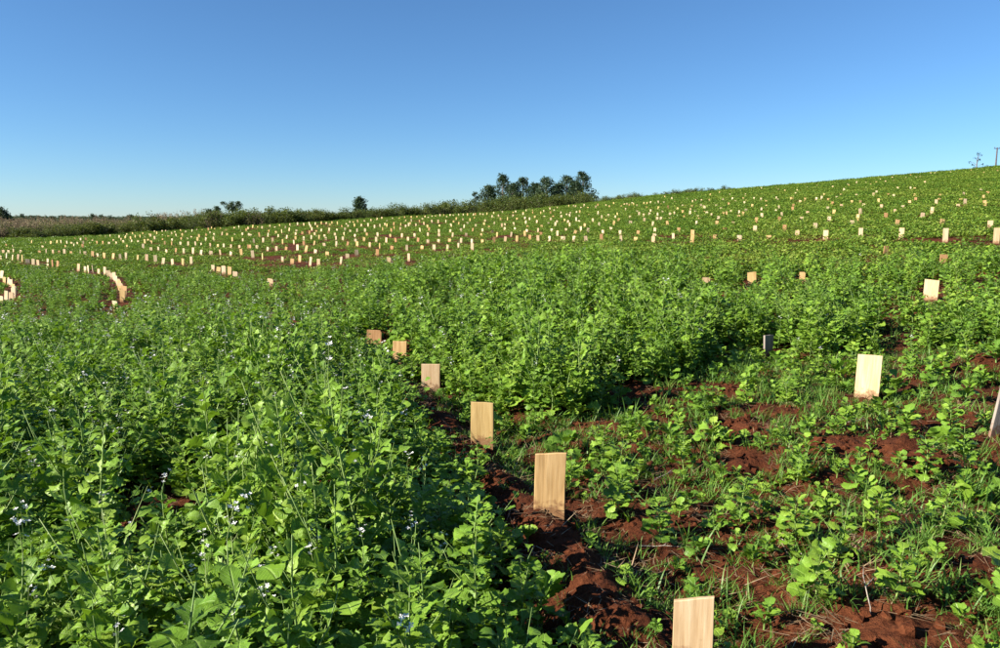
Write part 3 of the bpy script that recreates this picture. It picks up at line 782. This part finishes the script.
for (look, place), lst in bykey.items():
    lst.sort(key=lambda p: p[7])
    for k, (i, s, H, _, _, dm, uu, yv) in enumerate(lst):
        lab = '%s %s' % (look, place) if len(lst) == 1 else '%s %s, %s nearest' % (look, place, ordn(k + 1))
        root = bpy.data.objects.new('radish_plant', None)
        root.empty_display_size = .05
        sc_ = H / s['H'] * (1.0 if s['kind'] != 'small' else .85)
        sxy = min(max(sc_, .75), 1.0) if s['kind'] != 'small' else min(max(sc_, .8), 1.1)
        root.location = (float(x[i]), float(y[i]), float(zz[i]))
        root.rotation_euler = (random.gauss(0, .06), random.gauss(0, .06), random.uniform(0, 6.28))
        root.scale = (sxy, sxy, (sc_ + sxy) / 2 if sc_ < sxy else sc_)
        link(root); tag(root, lab, 'plant', 'radish plants of the near crop')
        link(bpy.data.objects.new('stem', s['stem_me']), root)
        for lm, mt in s['leaves']:
            c = link(bpy.data.objects.new('leaf', lm), root); c.matrix_local = mt
        for f in s['fl_me']: link(bpy.data.objects.new('flower_cluster', f), root)

# ------------------------------------------------------------------ uncounted growth: instanced from a few prototypes
def instancer(name, protos, X, Y, Z, S, idx, tilt=.1, seed=0, SZ=None):
    g = np.random.default_rng(seed)
    n = len(X)
    me = bpy.data.meshes.new(name + '_points'); me.vertices.add(n)
    me.vertices.foreach_set('co', np.column_stack([X, Y, Z]).astype(np.float32).ravel())
    a = me.attributes.new('rot', 'FLOAT_VECTOR', 'POINT')
    a.data.foreach_set('vector', np.column_stack([g.normal(0, tilt, n), g.normal(0, tilt, n), g.uniform(0, 6.283, n)]).astype(np.float32).ravel())
    a = me.attributes.new('scl', 'FLOAT_VECTOR', 'POINT')
    a.data.foreach_set('vector', np.column_stack([S, S, S if SZ is None else SZ]).astype(np.float32).ravel())
    a = me.attributes.new('idx', 'INT', 'POINT'); a.data.foreach_set('value', np.asarray(idx, np.int32))
    col = bpy.data.collections.new(name + '_kinds')
    for k, m in enumerate(protos): col.objects.link(bpy.data.objects.new('%s_kind_%02d' % (name, k), m))
    o = link(bpy.data.objects.new(name, me))
    ng = bpy.data.node_groups.new(name, 'GeometryNodeTree')
    ng.interface.new_socket('Geometry', in_out='INPUT', socket_type='NodeSocketGeometry'); ng.interface.new_socket('Geometry', in_out='OUTPUT', socket_type='NodeSocketGeometry')
    gi = ng.nodes.new('NodeGroupInput'); go = ng.nodes.new('NodeGroupOutput')
    ip = ng.nodes.new('GeometryNodeInstanceOnPoints'); ci = ng.nodes.new('GeometryNodeCollectionInfo')
    ci.inputs['Collection'].default_value = col; ci.inputs['Separate Children'].default_value = True; ci.inputs['Reset Children'].default_value = True
    ip.inputs['Pick Instance'].default_value = True
    def attr(nm, ty):
        q = ng.nodes.new('GeometryNodeInputNamedAttribute'); q.data_type = ty; q.inputs['Name'].default_value = nm
        return [s for s in q.outputs if s.enabled and s.name == 'Attribute'][0]
    e2r = ng.nodes.new('FunctionNodeEulerToRotation')
    L = ng.links.new
    L(gi.outputs[0], ip.inputs['Points']); L(ci.outputs[0], ip.inputs['Instance']); L(attr('idx', 'INT'), ip.inputs['Instance Index'])
    L(attr('rot', 'FLOAT_VECTOR'), e2r.inputs[0]); L(e2r.outputs[0], ip.inputs['Rotation']); L(attr('scl', 'FLOAT_VECTOR'), ip.inputs['Scale'])
    L(ip.outputs[0], go.inputs[0])
    md = o.modifiers.new('grow', 'NODES'); md.node_group = ng
    return o

I4 = Matrix.Identity(4)
P_tall = [merged('crop_tall', [(s, I4)], 'leaf') for s in SPEC['tall']]
P_bushy = [merged('crop_bushy', [(s, I4)], 'leaf') for s in SPEC['bushy']]
P_small = [merged('crop_small', [(s, I4)], 'leaf') for s in SPEC['small']]

# the dense crop: left-over near plants, the undergrowth, and everything from there to the far edge of the stand
def crop_points(n, y0, y1, seed, hmul=1.0, spc=.2, holes=.5):
    X, Y = scatter(n, y0, y1, 1.15, seed)
    sp_, cr = zone(X, Y); d1_, _ = dist_line(X, Y, RIDGE)
    okk = cr & ~gaps(X, Y) & board_clear(X, Y, .12) & (hole_mask(X, Y) < holes) & (d1_ > .17) & (np.hypot(X, Y) > 1.25)
    X, Y = X[okk], Y[okk]
    k = thin(X, Y, np.full(len(X), spc)); X, Y = X[k], Y[k]
    Hh = np.minimum(crop_height(X, Y) * hmul, height_cap(X, Y))
    okk = Hh > .05
    return X[okk], Y[okk], Hh[okk]
Xs, Ys, Hs = [x[left_over]], [y[left_over]], [hh[left_over]]
rN = float(np.max(y[ind]))
a, b, c = crop_points(11000, 1.2, 9.0, 21, .62, .125); Xs.append(a); Ys.append(b); Hs.append(c)
a, b, c = crop_points(16000, 8.0, 24.5, 22, 1.0, .205); Xs.append(a); Ys.append(b); Hs.append(c)
X = np.concatenate(Xs); Y = np.concatenate(Ys); Hh = np.concatenate(Hs)
Hh = Hh * np.random.default_rng(77).uniform(.72, 1.15, len(X))
protos = P_tall + P_bushy + P_small
g = np.random.default_rng(5)
nt_, nb_, ns_ = len(P_tall), len(P_bushy), len(P_small)
thl = (np.degrees(np.arctan2(X, Y)) < -11) & (Y > 4.5)
idx = np.where(Hh < .18, nt_ + nb_ + g.integers(0, ns_, len(X)), np.where(Hh < np.where(thl, .24, .40), nt_ + g.integers(0, nb_, len(X)), g.integers(0, nt_, len(X))))
thx = np.degrees(np.arctan2(X, Y)); pf = np.interp(thx, [-30, -16, -8, 2], [1.0, .95, .5, .08])
isf = (idx < nt_) & (idx % 2 == 0); kill = isf & (g.uniform(0, 1, len(X)) > pf); idx = np.where(kill, idx // 2 * 2 + 1, idx); idx = np.where((idx == nt_) & kill, nt_ - 2, idx)
fb = np.array([nt_ + q for q, sp0 in enumerate(SPEC['bushy']) if sp0['fl']]); nf = np.array([nt_ + q for q, sp0 in enumerate(SPEC['bushy']) if not sp0['fl']])
kill = np.isin(idx, fb) & (g.uniform(0, 1, len(X)) > pf); idx = np.where(kill, nf[g.integers(0, len(nf), len(X))], idx)
ph = np.array([s['H'] for s in SPEC['tall'] + SPEC['bushy'] + SPEC['small']])[idx]
S = np.clip(Hh / ph, .55, 1.5); SZ = Hh / ph
tag(instancer('radish_crop', protos, X, Y, ground_z(X, Y) - .005, np.maximum(S, .7), idx, .09, 6, SZ), 'dense green radish crop covering the middle of the field', 'crop', None, 'stuff')
print('crop instances', len(X), 'plants', len(ind), 'reach', rN)

# small seedlings of the bare ground, grass tufts, straw
X, Y = scatter(5200, 1.6, 13, 1.15, 31)
sp_, cr = zone(X, Y); dn = fbm(X * 1.6, Y * 1.6, 92, 3)
okk = sp_ & (dn > .44) & (dist_line(X, Y, RIDGE)[0] > .07) & board_clear(X, Y, .09) & (mound_mask(X, Y) < .55)
X, Y = X[okk], Y[okk]; k = thin(X, Y, np.full(len(X), .10)); X, Y = X[k], Y[k]
cp_ = height_cap(X, Y); S = np.minimum(g.uniform(.3, .85, len(X)), cp_ / .16); X, Y, S = X[S > .2], Y[S > .2], S[S > .2]
tag(instancer('radish_seedlings', P_small, X, Y, ground_z(X, Y), S, g.integers(0, ns_, len(X)), .12, 8), 'small radish seedlings scattered over the bare red soil', 'seedlings', None, 'stuff')

def tuft(seed, n, L, spread, mat='grass', flat=False):
    rr = random.Random(seed); b = MB()
    for k in range(n):
        a = rr.uniform(0, 6.28); r = rr.uniform(0, spread); p = Vector((math.cos(rr.uniform(0, 6.28)) * r, math.sin(rr.uniform(0, 6.28)) * r, -.01 if not flat else rr.uniform(.004, .02)))
        l = L * rr.uniform(.5, 1.1); wv = rr.uniform(.0022, .0045) if not flat else rr.uniform(.001, .0025)
        up = rr.uniform(.75, 1.35) if not flat else rr.uniform(-.08, .3); dr = rr.uniform(.5, 1.5)
        pts = []; q = p.copy()
        for s in range(4):
            pts.append(q.copy()); an = up - (dr * (s / 3) ** 1.5 if not flat else 0)
            q = q + Vector((math.cos(a) * math.cos(an), math.sin(a) * math.cos(an), math.sin(an))) * l / 3
        sd = Vector((-math.sin(a), math.cos(a), 0)); V = []
        for s, w_ in enumerate((1, .9, .6, .08)): V += [pts[s] - sd * wv * w_, pts[s] + sd * wv * w_]
        b.add(V, [(0, 1, 3, 2), (2, 3, 5, 4), (4, 5, 7, 6)])
    return b.mesh('grass_tuft' if not flat else 'straw', M[mat])
P_grass = [tuft(600 + i, 9 + 3 * i, .07 + .017 * i, .05 + .012 * i) for i in range(7)]
X, Y = scatter(36000, 1.5, 16, 1.15, 41)
sp_, cr = zone(X, Y); d1_, _ = dist_line(X, Y, RIDGE); dn = fbm(X * .8 + 5, Y * .8, 93, 3) + .10 * (X > 1.3)
pr = np.where(sp_, np.clip((dn - .34) * 4, 0.05, 1), .10) * (mound_mask(X, Y) < .5) 
pr = np.maximum(pr, .35 * (d1_ < .4)) * np.where(d1_ < .1, .4, 1)
okk = (g.uniform(0, 1, len(X)) < pr) & board_clear(X, Y, .05)
X, Y = X[okk], Y[okk]
S = np.minimum(.3 + .9 * g.power(.6, len(X)), np.maximum(height_cap(X, Y), .02) / .14); X, Y, S = X[S > .25], Y[S > .25], S[S > .25]
tag(instancer('grass_tufts', P_grass, X, Y, ground_z(X, Y), S, g.integers(0, 7, len(X)), .15, 9), 'fine green grass growing between plants on the bare soil', 'grass', None, 'stuff')
print('grass', len(X))

P_straw = [tuft(640 + i, 9, .12, .10, 'straw', True) for i in range(5)]
X, Y = scatter(7000, 1.5, 12, 1.15, 51)
sp_, cr = zone(X, Y); okk = (sp_ | (g.uniform(0, 1, len(X)) < .2)) & (mound_mask(X, Y) < .7); X, Y = X[okk], Y[okk]
tag(instancer('straw_litter', P_straw, X, Y, ground_z(X, Y), g.uniform(.5, 1.2, len(X)), g.integers(0, 5, len(X)), .12, 10), 'dry straw and roots littering the bare red soil', 'straw', None, 'stuff')

def clod(seed):
    rr = random.Random(seed); import bmesh
    bm = bmesh.new(); bmesh.ops.create_icosphere(bm, subdivisions=1, radius=1)
    for v_ in bm.verts:
        n_ = v_.co.normalized(); v_.co = n_ * (1 + .35 * (float(vnoise(np.array([n_.x * 2.1 + seed]), np.array([n_.y * 2.1 + n_.z * 1.7]), seed)[0]) - .5) + rr.uniform(-.22, .22)); v_.co.z *= .75
    me = bpy.data.meshes.new('clod'); bm.to_mesh(me); bm.free(); me.materials.append(M['soil']); return me
P_clod = [clod(700 + i) for i in range(6)]
X, Y = scatter(30000, 1.5, 11, 1.15, 52)
sp_, cr = zone(X, Y); d1_, _ = dist_line(X, Y, RIDGE); okk = sp_ | (d1_ < .3); X, Y = X[okk], Y[okk]
S = .003 + .024 * g.power(.28, len(X)); md_ = mound_mask(X, Y); S = S * (1 + .5 * md_)
tag(instancer('soil_clods', P_clod, X, Y, ground_z(X, Y), S, g.integers(0, 6, len(X)), .5, 11), 'crumbs and clods of red soil on the bare ground', 'clods', None, 'stuff')

# the far field: low herbs with red soil showing along the board rows
def herb(seed, n, spread, hgt, L):
    rr = random.Random(seed); V = []; F = []
    for k in range(n):
        a = rr.uniform(0, 6.28); r = spread * math.sqrt(rr.random()); lm = LEAFS[rr.randrange(len(LEAFS))]
        z_ = hgt * (1 - (r / spread) ** 2 * .6) * rr.uniform(.1, 1)
        mt = Matrix.Translation((r * math.cos(a), r * math.sin(a), z_)) @ Matrix.Rotation(rr.uniform(0, 6.28), 4, 'Z') @ Matrix.Rotation(-rr.uniform(.1, 1.1), 4, 'Y') @ Matrix.Rotation(rr.uniform(-.6, .6), 4, 'X') @ Matrix.Scale(L * rr.uniform(.7, 1.3), 4)
        o0 = len(V); V += [tuple(mt @ v_.co) for v_ in lm.vertices]; F += [tuple(i + o0 for i in p.vertices) for p in lm.polygons]
    b = MB(); b.v = V; b.f = F
    return b.mesh('field_herb', M['herb'])
P_herb = [herb(800 + i, 84, .30 + .03 * i, .10 + .014 * i, .066) for i in range(6)]
X, Y = scatter(46000, 11, 92, 1.12, 61)
fe = far_edge(X, Y); okk = Y > fe - .8
X, Y = X[okk], Y[okk]
soilm = np.zeros(len(X))
for bx, by, *_ in BOARDS:
    if by > 15:
        ly = .34 + .006 * by
        m = np.abs(Y - by) < 2.5 * ly
        soilm[m] = np.maximum(soilm[m], np.exp(-(((X[m] - bx) / 1.0) ** 2 + ((Y[m] - by + .1) / ly) ** 2)))
th = np.degrees(np.arctan2(X, Y)); FUR = [[hit(a, b) for a, b in q] for q in (((735, 243), (800, 242), (870, 241), (920, 243), (1020, 246)), ((850, 192), (905, 190), (965, 189)), ((760, 203), (840, 202)), ((600, 237), (660, 238), (720, 238)))]
fd = np.min([dist_line(X, Y, np.array(q))[0] for q in FUR], 0)
rightness = np.interp(th, [-30, -16, 2, 14], [.55, .0, .12, 1.0])
dn = fbm(X * .28, Y * .5, 94, 3)
mid_ = np.interp(th, [-22, -17, 1, 7], [0, 1, 1, 0]) * np.interp(Y, [16, 20, 55, 75], [1, 1, .9, .3])
pr = np.clip(1.15 - soilm * (1.0 - .3 * rightness), 0, 1) * (1 - .22 * mid_) * np.clip((dn - .30 + .35 * rightness) * 5, .12, 1)
okk = (g.uniform(0, 1, len(X)) < pr) & ((fd > .30 + .006 * Y) | (g.uniform(0, 1, len(X)) < .12))
X, Y, rg = X[okk], Y[okk], rightness[okk]
S = g.uniform(.6, 1.15, len(X)) * (1 + .35 * rg) * np.interp(Y, [12, 40, 90], [.8, .95, 1.15])
near_b = ~board_clear(X, Y, .28)
for k in (.25, .5, .8): near_b |= ~board_clear(X, Y + k, .22)
S[near_b] *= .55
SZh = np.minimum(S, np.maximum(height_cap(X, Y), .03) / .17)
tag(instancer('field_herbs', P_herb, X, Y, ground_z(X, Y) - .01, S, g.integers(0, 6, len(X)), .08, 12, SZh), 'low green herbs over the far slope with red soil between', 'herbs', None, 'stuff')
print('herbs', len(X))

# ------------------------------------------------------------------ dead twigs on the bare soil
twl = [('bent pale twig lying right of the board with shadow-shaped foot', 655, 482, .22, 30), ('straight dry twig lying in the dark furrow', 640, 545, .24, -20), ('short forked grey twig on the mound among bare patches', 722, 388, .16, 70),
       ('long thin twig standing up at the bottom right', 871, 620, .18, 95), ('curved dead twig beside the bottom-right seedlings', 800, 555, .2, 110), ('thin pale twig in front of the upright right board', 845, 430, .2, 10)]
for k, (lab, u_, v_, L_, ang) in enumerate(twl):
    rr = random.Random(900 + k); b = MB(); xx, yy_ = hit(u_, v_); pts = []
    up = .9 if 'standing' in lab else .12
    for s in range(6):
        t_ = s / 5 - .1; pts.append(Vector((math.cos(R(ang)) * L_ * t_ * (1 - up * .6) + rr.uniform(-.008, .008), math.sin(R(ang)) * L_ * t_ * (1 - up * .6) + rr.uniform(-.008, .008), .012 + L_ * t_ * up)))
    b.tube(pts, [.003, .0028, .0026, .0022, .002, .0012], 5)
    b.tube([pts[3], pts[3] + Vector((.03, .02, .015)), pts[3] + Vector((.055, .045, .02))], [.003, .002, .001], 4)
    o = link(bpy.data.objects.new('dead_twig', b.mesh('dead_twig', M['twig'])))
    o.location = (xx, yy_, float(ground_z(np.array([xx]), np.array([yy_]))[0])); tag(o, lab, 'twig')

# ------------------------------------------------------------------ trees, shrubs, thicket
def blob_leaves(b, c, r, n, L, rr, flat=.8, droop=0):
    for k in range(n):
        d = Vector((rr.gauss(0, 1), rr.gauss(0, 1), rr.gauss(0, 1))).normalized() * (rr.random() ** .45)
        p = Vector(c) + Vector((d.x * r, d.y * r, d.z * r * flat))
        l = L * rr.uniform(.6, 1.3); e = Euler((rr.uniform(-1, 1), rr.uniform(-1, 1) + droop, rr.uniform(0, 6.28))).to_matrix().to_4x4()
        b.add([(0, 0, 0), (l * .5, -l * .28, l * .06), (l, 0, 0), (l * .5, l * .28, l * .06)], [(0, 1, 2, 3)], Matrix.Translation(p) @ e)

def tree(name, H, seed, n_clumps, crown_r, crown_lo, label, loc, leafL=.32, per=70, kind='euca', group=None, clump_r=1.0, top_flat=False, leaves=True):
    rr = random.Random(seed)
    root = link(bpy.data.objects.new(name, None)); root.location = loc
    t = MB(); lean = Vector((rr.uniform(-.05, .05), rr.uniform(-.05, .05), 0)) * H
    tr = H * .018 + .03
    def tp(s): return lean * s * s + Vector((0, 0, H * s))
    t.tube([tp(-.02)] + [tp(s) for s in (.05, .3, .55, .8, .95)], [tr * 1.4, tr * 1.1, tr * .9, tr * .7, tr * .4, tr * .12], 7)
    f = MB()
    for k in range(n_clumps):
        s = crown_lo + (1 - crown_lo) * ((k + rr.random()) / n_clumps)
        a = k * 2.4 + rr.uniform(-.5, .5)
        prof = math.sin(math.pi * min(1, max(.08, (s - crown_lo) / (1 - crown_lo) * .75 + .2))) if not top_flat else .4 + .6 * (s - crown_lo) / (1 - crown_lo)
        rad = crown_r * prof * rr.uniform(.45, 1.0)
        p0 = tp(max(.15, s - .16)); p1 = tp(s) + Vector((math.cos(a) * rad, math.sin(a) * rad, 0))
        t.tube([p0, p0.lerp(p1, .55) + Vector((0, 0, .04 * H)), p1], [tr * .35, tr * .22, tr * .07], 5)
        if leaves: blob_leaves(f, p1, clump_r * rr.uniform(.65, 1.2), per, leafL, rr, .75, .4)
        else: blob_leaves(f, p1, clump_r * rr.uniform(.3, .8), per, leafL, rr, .75, .4)
    blob_leaves(f, tp(.97), clump_r * .7, per, leafL, rr, .8, .4)
    link(bpy.data.objects.new('trunk', t.mesh('trunk', M['bark'])), root)
    link(bpy.data.objects.new('crown', f.mesh('crown', M[kind], False)), root)
    tag(root, label, 'tree', group)
    return root
def at(u_, Yd, v_=220):
    dv = ray(u_, v_); s = Yd / dv[1]; xx = dv[0] * s
    return xx, Yd, float(ground_z(np.array([xx]), np.array([Yd]))[0])
def height_for(u_, v_top, Yd):
    xx, yy_, zz_ = at(u_, Yd, v_top); dv = ray(u_, v_top); return EYE + dv[2] * Yd / dv[1] - zz_

EU = [(488, 186, 1.9, 'leftmost dark tree of the eucalyptus clump, low and bushy'), (502, 175, 2.7, 'tall rounded tree, second from left in the eucalyptus clump'),
      (523, 178, 2.8, 'broad dark tree left of the middle of the eucalyptus clump'), (536, 184, 1.7, 'short narrow tree in the middle of the eucalyptus clump'),
      (547, 178, 2.2, 'open-crowned tree right of the eucalyptus clump middle'), (567, 176, 2.7, 'tall full tree, second from right in the eucalyptus clump'),
      (513, 184, 2.2, 'low dark tree filling the gap left of the broad tree'), (557, 184, 2.2, 'low dark tree filling the gap right of the open-crowned tree'), (576, 182, 2.2, 'low dark tree between the two tallest on the right'),
      (584, 172, 2.8, 'tallest gappy tree at the right end of the eucalyptus clump')]
for k, (u_, vt, cr_, lab) in enumerate(EU):
    Yd = 205 + 9 * ((k * 3) % 4)
    Ht = height_for(u_, vt, Yd)
    tree('eucalyptus_tree', Ht, 1000 + k, 44, cr_ * 1.8, .05, lab, at(u_, Yd, vt), .55, 95, 'euca', 'eucalyptus trees behind the hedge', 1.25)
OT = [('broadleaf_tree', 360, 198, 150, 1.6, .1, 30, 'lone round dark tree rising from the hedge left of centre', False), ('broadleaf_tree', 232, 202, 190, 2.7, .72, 14, 'flat-topped spreading tree above the left hedge', True),
      ('broadleaf_tree', -1, 208.5, 150, 2.6, .1, 44, 'big rounded tree cut by the left edge of the photo', False), ('broadleaf_tree', 216, 207, 185, 1.4, .4, 10, 'small tree just left of the flat-topped tree', False),
      ('broadleaf_tree', 209, 210, 180, 1.4, .4, 10, 'smaller dark tree left beside the flat-topped pair', False), ('broadleaf_tree', 474, 192, 200, .8, .6, 5, 'thin wispy tree just left of the eucalyptus clump', False)]
for k, (nm, u_, vt, Yd, cr_, lo, nc, lab, fl_) in enumerate(OT):
    tree(nm, height_for(u_, vt, Yd), 1040 + k, nc, cr_, lo, lab, at(u_, Yd, vt), .38, 90, 'euca', None, .85, fl_)
# small trees on the far ridge
FT = [(21.7, 214.5), (31, 216), (35, 217), (39, 216), (51.5, 216.3), (61, 215.8), (92, 214.6), (96, 216), (102, 215.5), (111, 215.6), (131, 214.8), (198, 214)]
for k, (u_, vt) in enumerate(FT):
    Yd = 420 + (k * 37) % 90
    h_ = max(4.0, min(16, height_for(u_, vt, Yd)))
    tree('ridge_tree', h_, 1080 + k, 8, (3.4 if k in (5, 9, 10) else 1.5), .25, '%s far-ridge tree above the left thicket, %s from left' % ('rounded' if k in (5, 9, 10) else 'small upright', ordn(k + 1)), at(u_, Yd), .9, 40, 'euca', 'trees on the far ridge', 1.4)
# thin tree and pole on the crest at the right
Yd = 100; tree('sapling', height_for(977, 153, Yd), 1120, 12, 1.1, .2, 'thin sparse tree on the skyline left of the pole', at(977, Yd, 160), .16, 16, 'euca', None, .35, False, False)
Yd = 108; px_, py_, pz_ = at(996.5, Yd, 157); hp = height_for(997, 147.5, Yd)
root = link(bpy.data.objects.new('utility_pole', None)); root.location = (px_, py_, pz_)
b = MB(); b.tube([(0, 0, -.4), (0, 0, hp * .5), (0, 0, hp)], [.11, .10, .085], 10); link(bpy.data.objects.new('post', b.mesh('post', M['pole'])), root)
b = MB(); b.tube([(-.42, 0, hp - .12), (.42, 0, hp - .12)], .045, 6); link(bpy.data.objects.new('crossarm', b.mesh('crossarm', M['pole'])), root)
for sx in (-.36, .36):
    b = MB(); b.tube([(sx, 0, hp - .1), (sx, 0, hp + .02), (sx, 0, hp + .1)], [.03, .05, .025], 6); link(bpy.data.objects.new('insulator', b.mesh('insulator', M['pole'])), root)
tag(root, 'dark utility pole on the hill crest at the right edge', 'pole')

# hedge shrubs: a few kinds, copied
def shrub(seed, H, Wd):
    rr = random.Random(seed); st = MB(); f = MB()
    for k in range(13):
        a = rr.uniform(0, 6.28); r = Wd * rr.uniform(.1, 1); z_ = H * rr.uniform(.35, .92) * (1 - .35 * r / Wd); p = Vector((math.cos(a) * r, math.sin(a) * r, z_))
        st.tube([(p.x * .15, p.y * .15, -.05), (p.x * .6, p.y * .6, z_ * .6), p], [.03, .02, .006], 4)
        blob_leaves(f, p, H * .26 * rr.uniform(.7, 1.2), 75, .15, rr, .9)
    for k in range(8):
        a = rr.uniform(0, 6.28); r = Wd * rr.uniform(.2, .9); blob_leaves(f, (math.cos(a) * r, math.sin(a) * r, H * .2), H * .24, 55, .15, rr, .8)
    return st.mesh('shrub_stems', M['bark']), f.mesh('shrub_foliage', M['shrub'], False)
KIND = [shrub(1200 + i, 1.6 + .12 * i, .95 + .08 * (i % 3)) for i in range(6)]
HEDGE_TOP = [(-20, 221), (60, 222), (130, 217), (200, 215), (215, 212), (250, 210), (300, 211), (350, 211), (400, 206), (450, 203), (500, 199), (560, 195), (610, 192), (650, 191), (700, 188), (735, 186), (760, 186.5)]
HB = [(s_, t_) for s_, t_ in [(0, 'above the brown left thicket'), (130, 'left of the flat-topped tree'), (200, 'below the flat-topped tree'), (265, 'left of the round tree'),
      (345, 'beside the lone round tree'), (385, 'between round tree and eucalyptus'), (478, 'under the eucalyptus trees'), (600, 'right of the eucalyptus trees'), (690, 'at the right end of the hedge')]]
HBASE = [(-60, 241), (0, 240), (60, 238), (130, 233.5), (200, 229.5), (250, 226.5), (300, 223.5), (350, 220.5), (400, 217.5), (450, 214.5), (500, 211), (560, 207), (600, 203.5), (640, 199), (700, 194), (760, 188)]
HDEP = [(a, hit(a, b, 0, 92)[1]) for a, b in HBASE]
print('hedge depth', [(a, round(d, 1)) for a, d in HDEP])
def hedge_depth(u_): return float(np.interp(u_, [a for a, b in HDEP], [b for a, b in HDEP])) + 3.5
u_ = 18.0; k = 0; cn = {}
while u_ < 752:
    dense = u_ > 195
    top = float(np.interp(u_, [a for a, b_ in HEDGE_TOP], [b_ for a, b_ in HEDGE_TOP]))
    Yd = hedge_depth(u_) + (random.uniform(-2.5, 2.5) if u_ > 195 else random.uniform(-4.5, -2.5))
    xx, yy_, zz_ = at(u_, Yd, top + 5)
    h_ = max(.7, (height_for(u_, top, Yd)) * random.uniform(1.0, 1.5)) if u_ > 130 else random.uniform(.9, 1.75)
    if u_ > 590: h_ = random.uniform(.55, 1.05)
    ki = random.randrange(6); st_me, f_me = KIND[ki]
    s_ = h_ / (1.6 + .12 * ki)
    r_ = link(bpy.data.objects.new('hedge_shrub', None)); r_.location = (xx, yy_, zz_ - .03); r_.rotation_euler = (0, 0, random.uniform(0, 6.28))
    sxy = max(s_, .85) * random.uniform(.95, 1.3) if u_ < 590 else s_ * 1.2
    r_.scale = (sxy, sxy, s_)
    key = sector(u_, HB); cn[key] = cn.get(key, 0) + 1
    tag(r_, '%s green hedge shrub %s, %s from left there' % ('low' if h_ < 1.3 else 'tall' if h_ > 2.2 else 'rounded', key, ordn(cn[key])), 'shrub', 'shrubs of the field-edge hedge')
    link(bpy.data.objects.new('stem', st_me), r_); link(bpy.data.objects.new('foliage', f_me), r_)
    u_ += random.uniform(3.6, 6.5) if dense else random.uniform(6, 14)
    k += 1
print('shrubs', k)

# dry stalks of the thicket behind the field, and rough growth between the shrubs
def stalks(seed, n, H, mat='stalk'):
    rr = random.Random(seed); b = MB()
    for q in range(n):
        p = Vector((rr.gauss(0, .5), rr.gauss(0, .5), -.05)); h_ = H * rr.uniform(.5, 1.1); d = Vector((rr.gauss(0, .12), rr.gauss(0, .12), 1)).normalized()
        b.tube([p, p + d * h_ * .6, p + d * h_ + Vector((rr.gauss(0, .1), rr.gauss(0, .1), 0))], [.014, .010, .004], 3)
        for j in range(7):
            pp = p + d * h_ * rr.uniform(.15, 1.0); l = rr.uniform(.12, .3); e = Euler((rr.uniform(-1, 1), rr.uniform(-1, .6), rr.uniform(0, 6.28))).to_matrix().to_4x4()
            b.add([(0, 0, 0), (l * .5, -.03, .03), (l, 0, -.04), (l * .5, .03, .03)], [(0, 1, 2, 3)], Matrix.Translation(pp) @ e)
    return b.mesh('dry_stalks', M[mat])
P_st = [stalks(1300 + i, 22, 1.7) for i in range(4)] + [stalks(1310 + i, 24, 1.3, 'shrub') for i in range(3)]
n = 3200
uu = g.uniform(-60, 640, n); Yd = np.array([hedge_depth(q) for q in uu]) + np.where(uu < 210, g.uniform(-1.5, 26, n), g.uniform(-3, 6, n))
X = (uu - 500) / FPX * Yd / ray(500, 220)[1]; keepp = g.uniform(0, 1, n) < np.interp(uu, [0, 150, 230, 640], [1, .7, .3, .2]); X, Yd, uu = X[keepp], Yd[keepp], uu[keepp]
green = g.uniform(0, 1, len(X)) < np.interp(uu, [0, 130, 220, 640], [.45, .6, .9, .95])
idx = np.where(green, 4 + g.integers(0, 3, len(X)), g.integers(0, 4, len(X)))
tag(instancer('dry_thicket', P_st, X, Yd, ground_z(X, Yd), g.uniform(.55, 1.15, len(X)) * np.interp(uu, [0, 200, 300, 640], [1.0, .95, .7, .55]) * (.65 + .6 * vnoise(uu / 11, Yd / 6, 77)), idx, .05, 13), 'thicket of dry brown stalks and rough growth along the field edge', 'thicket', None, 'stuff')

# a dark wood covering the far ridge
P_wood = []
for i in range(4):
    rr = random.Random(1400 + i); b = MB()
    for q in range(10): blob_leaves(b, (rr.gauss(0, 2.2), rr.gauss(0, 2.2), rr.uniform(1.5, 5.0)), 1.8, 34, .9, rr, .8)
    P_wood.append(b.mesh('ridge_wood_clump', M['euca'], False))
n = 2600; uu = g.uniform(-120, 520, n); Yd = g.uniform(560, 1000, n); X = (uu - 500) / FPX * Yd
zf = ground_z(X, Yd); 
tag(instancer('ridge_wood', P_wood, X, Yd, zf, g.uniform(.5, .95, n), g.integers(0, 4, n), .05, 14), 'dark wood covering the far ridge at the left horizon', 'wood', None, 'stuff')
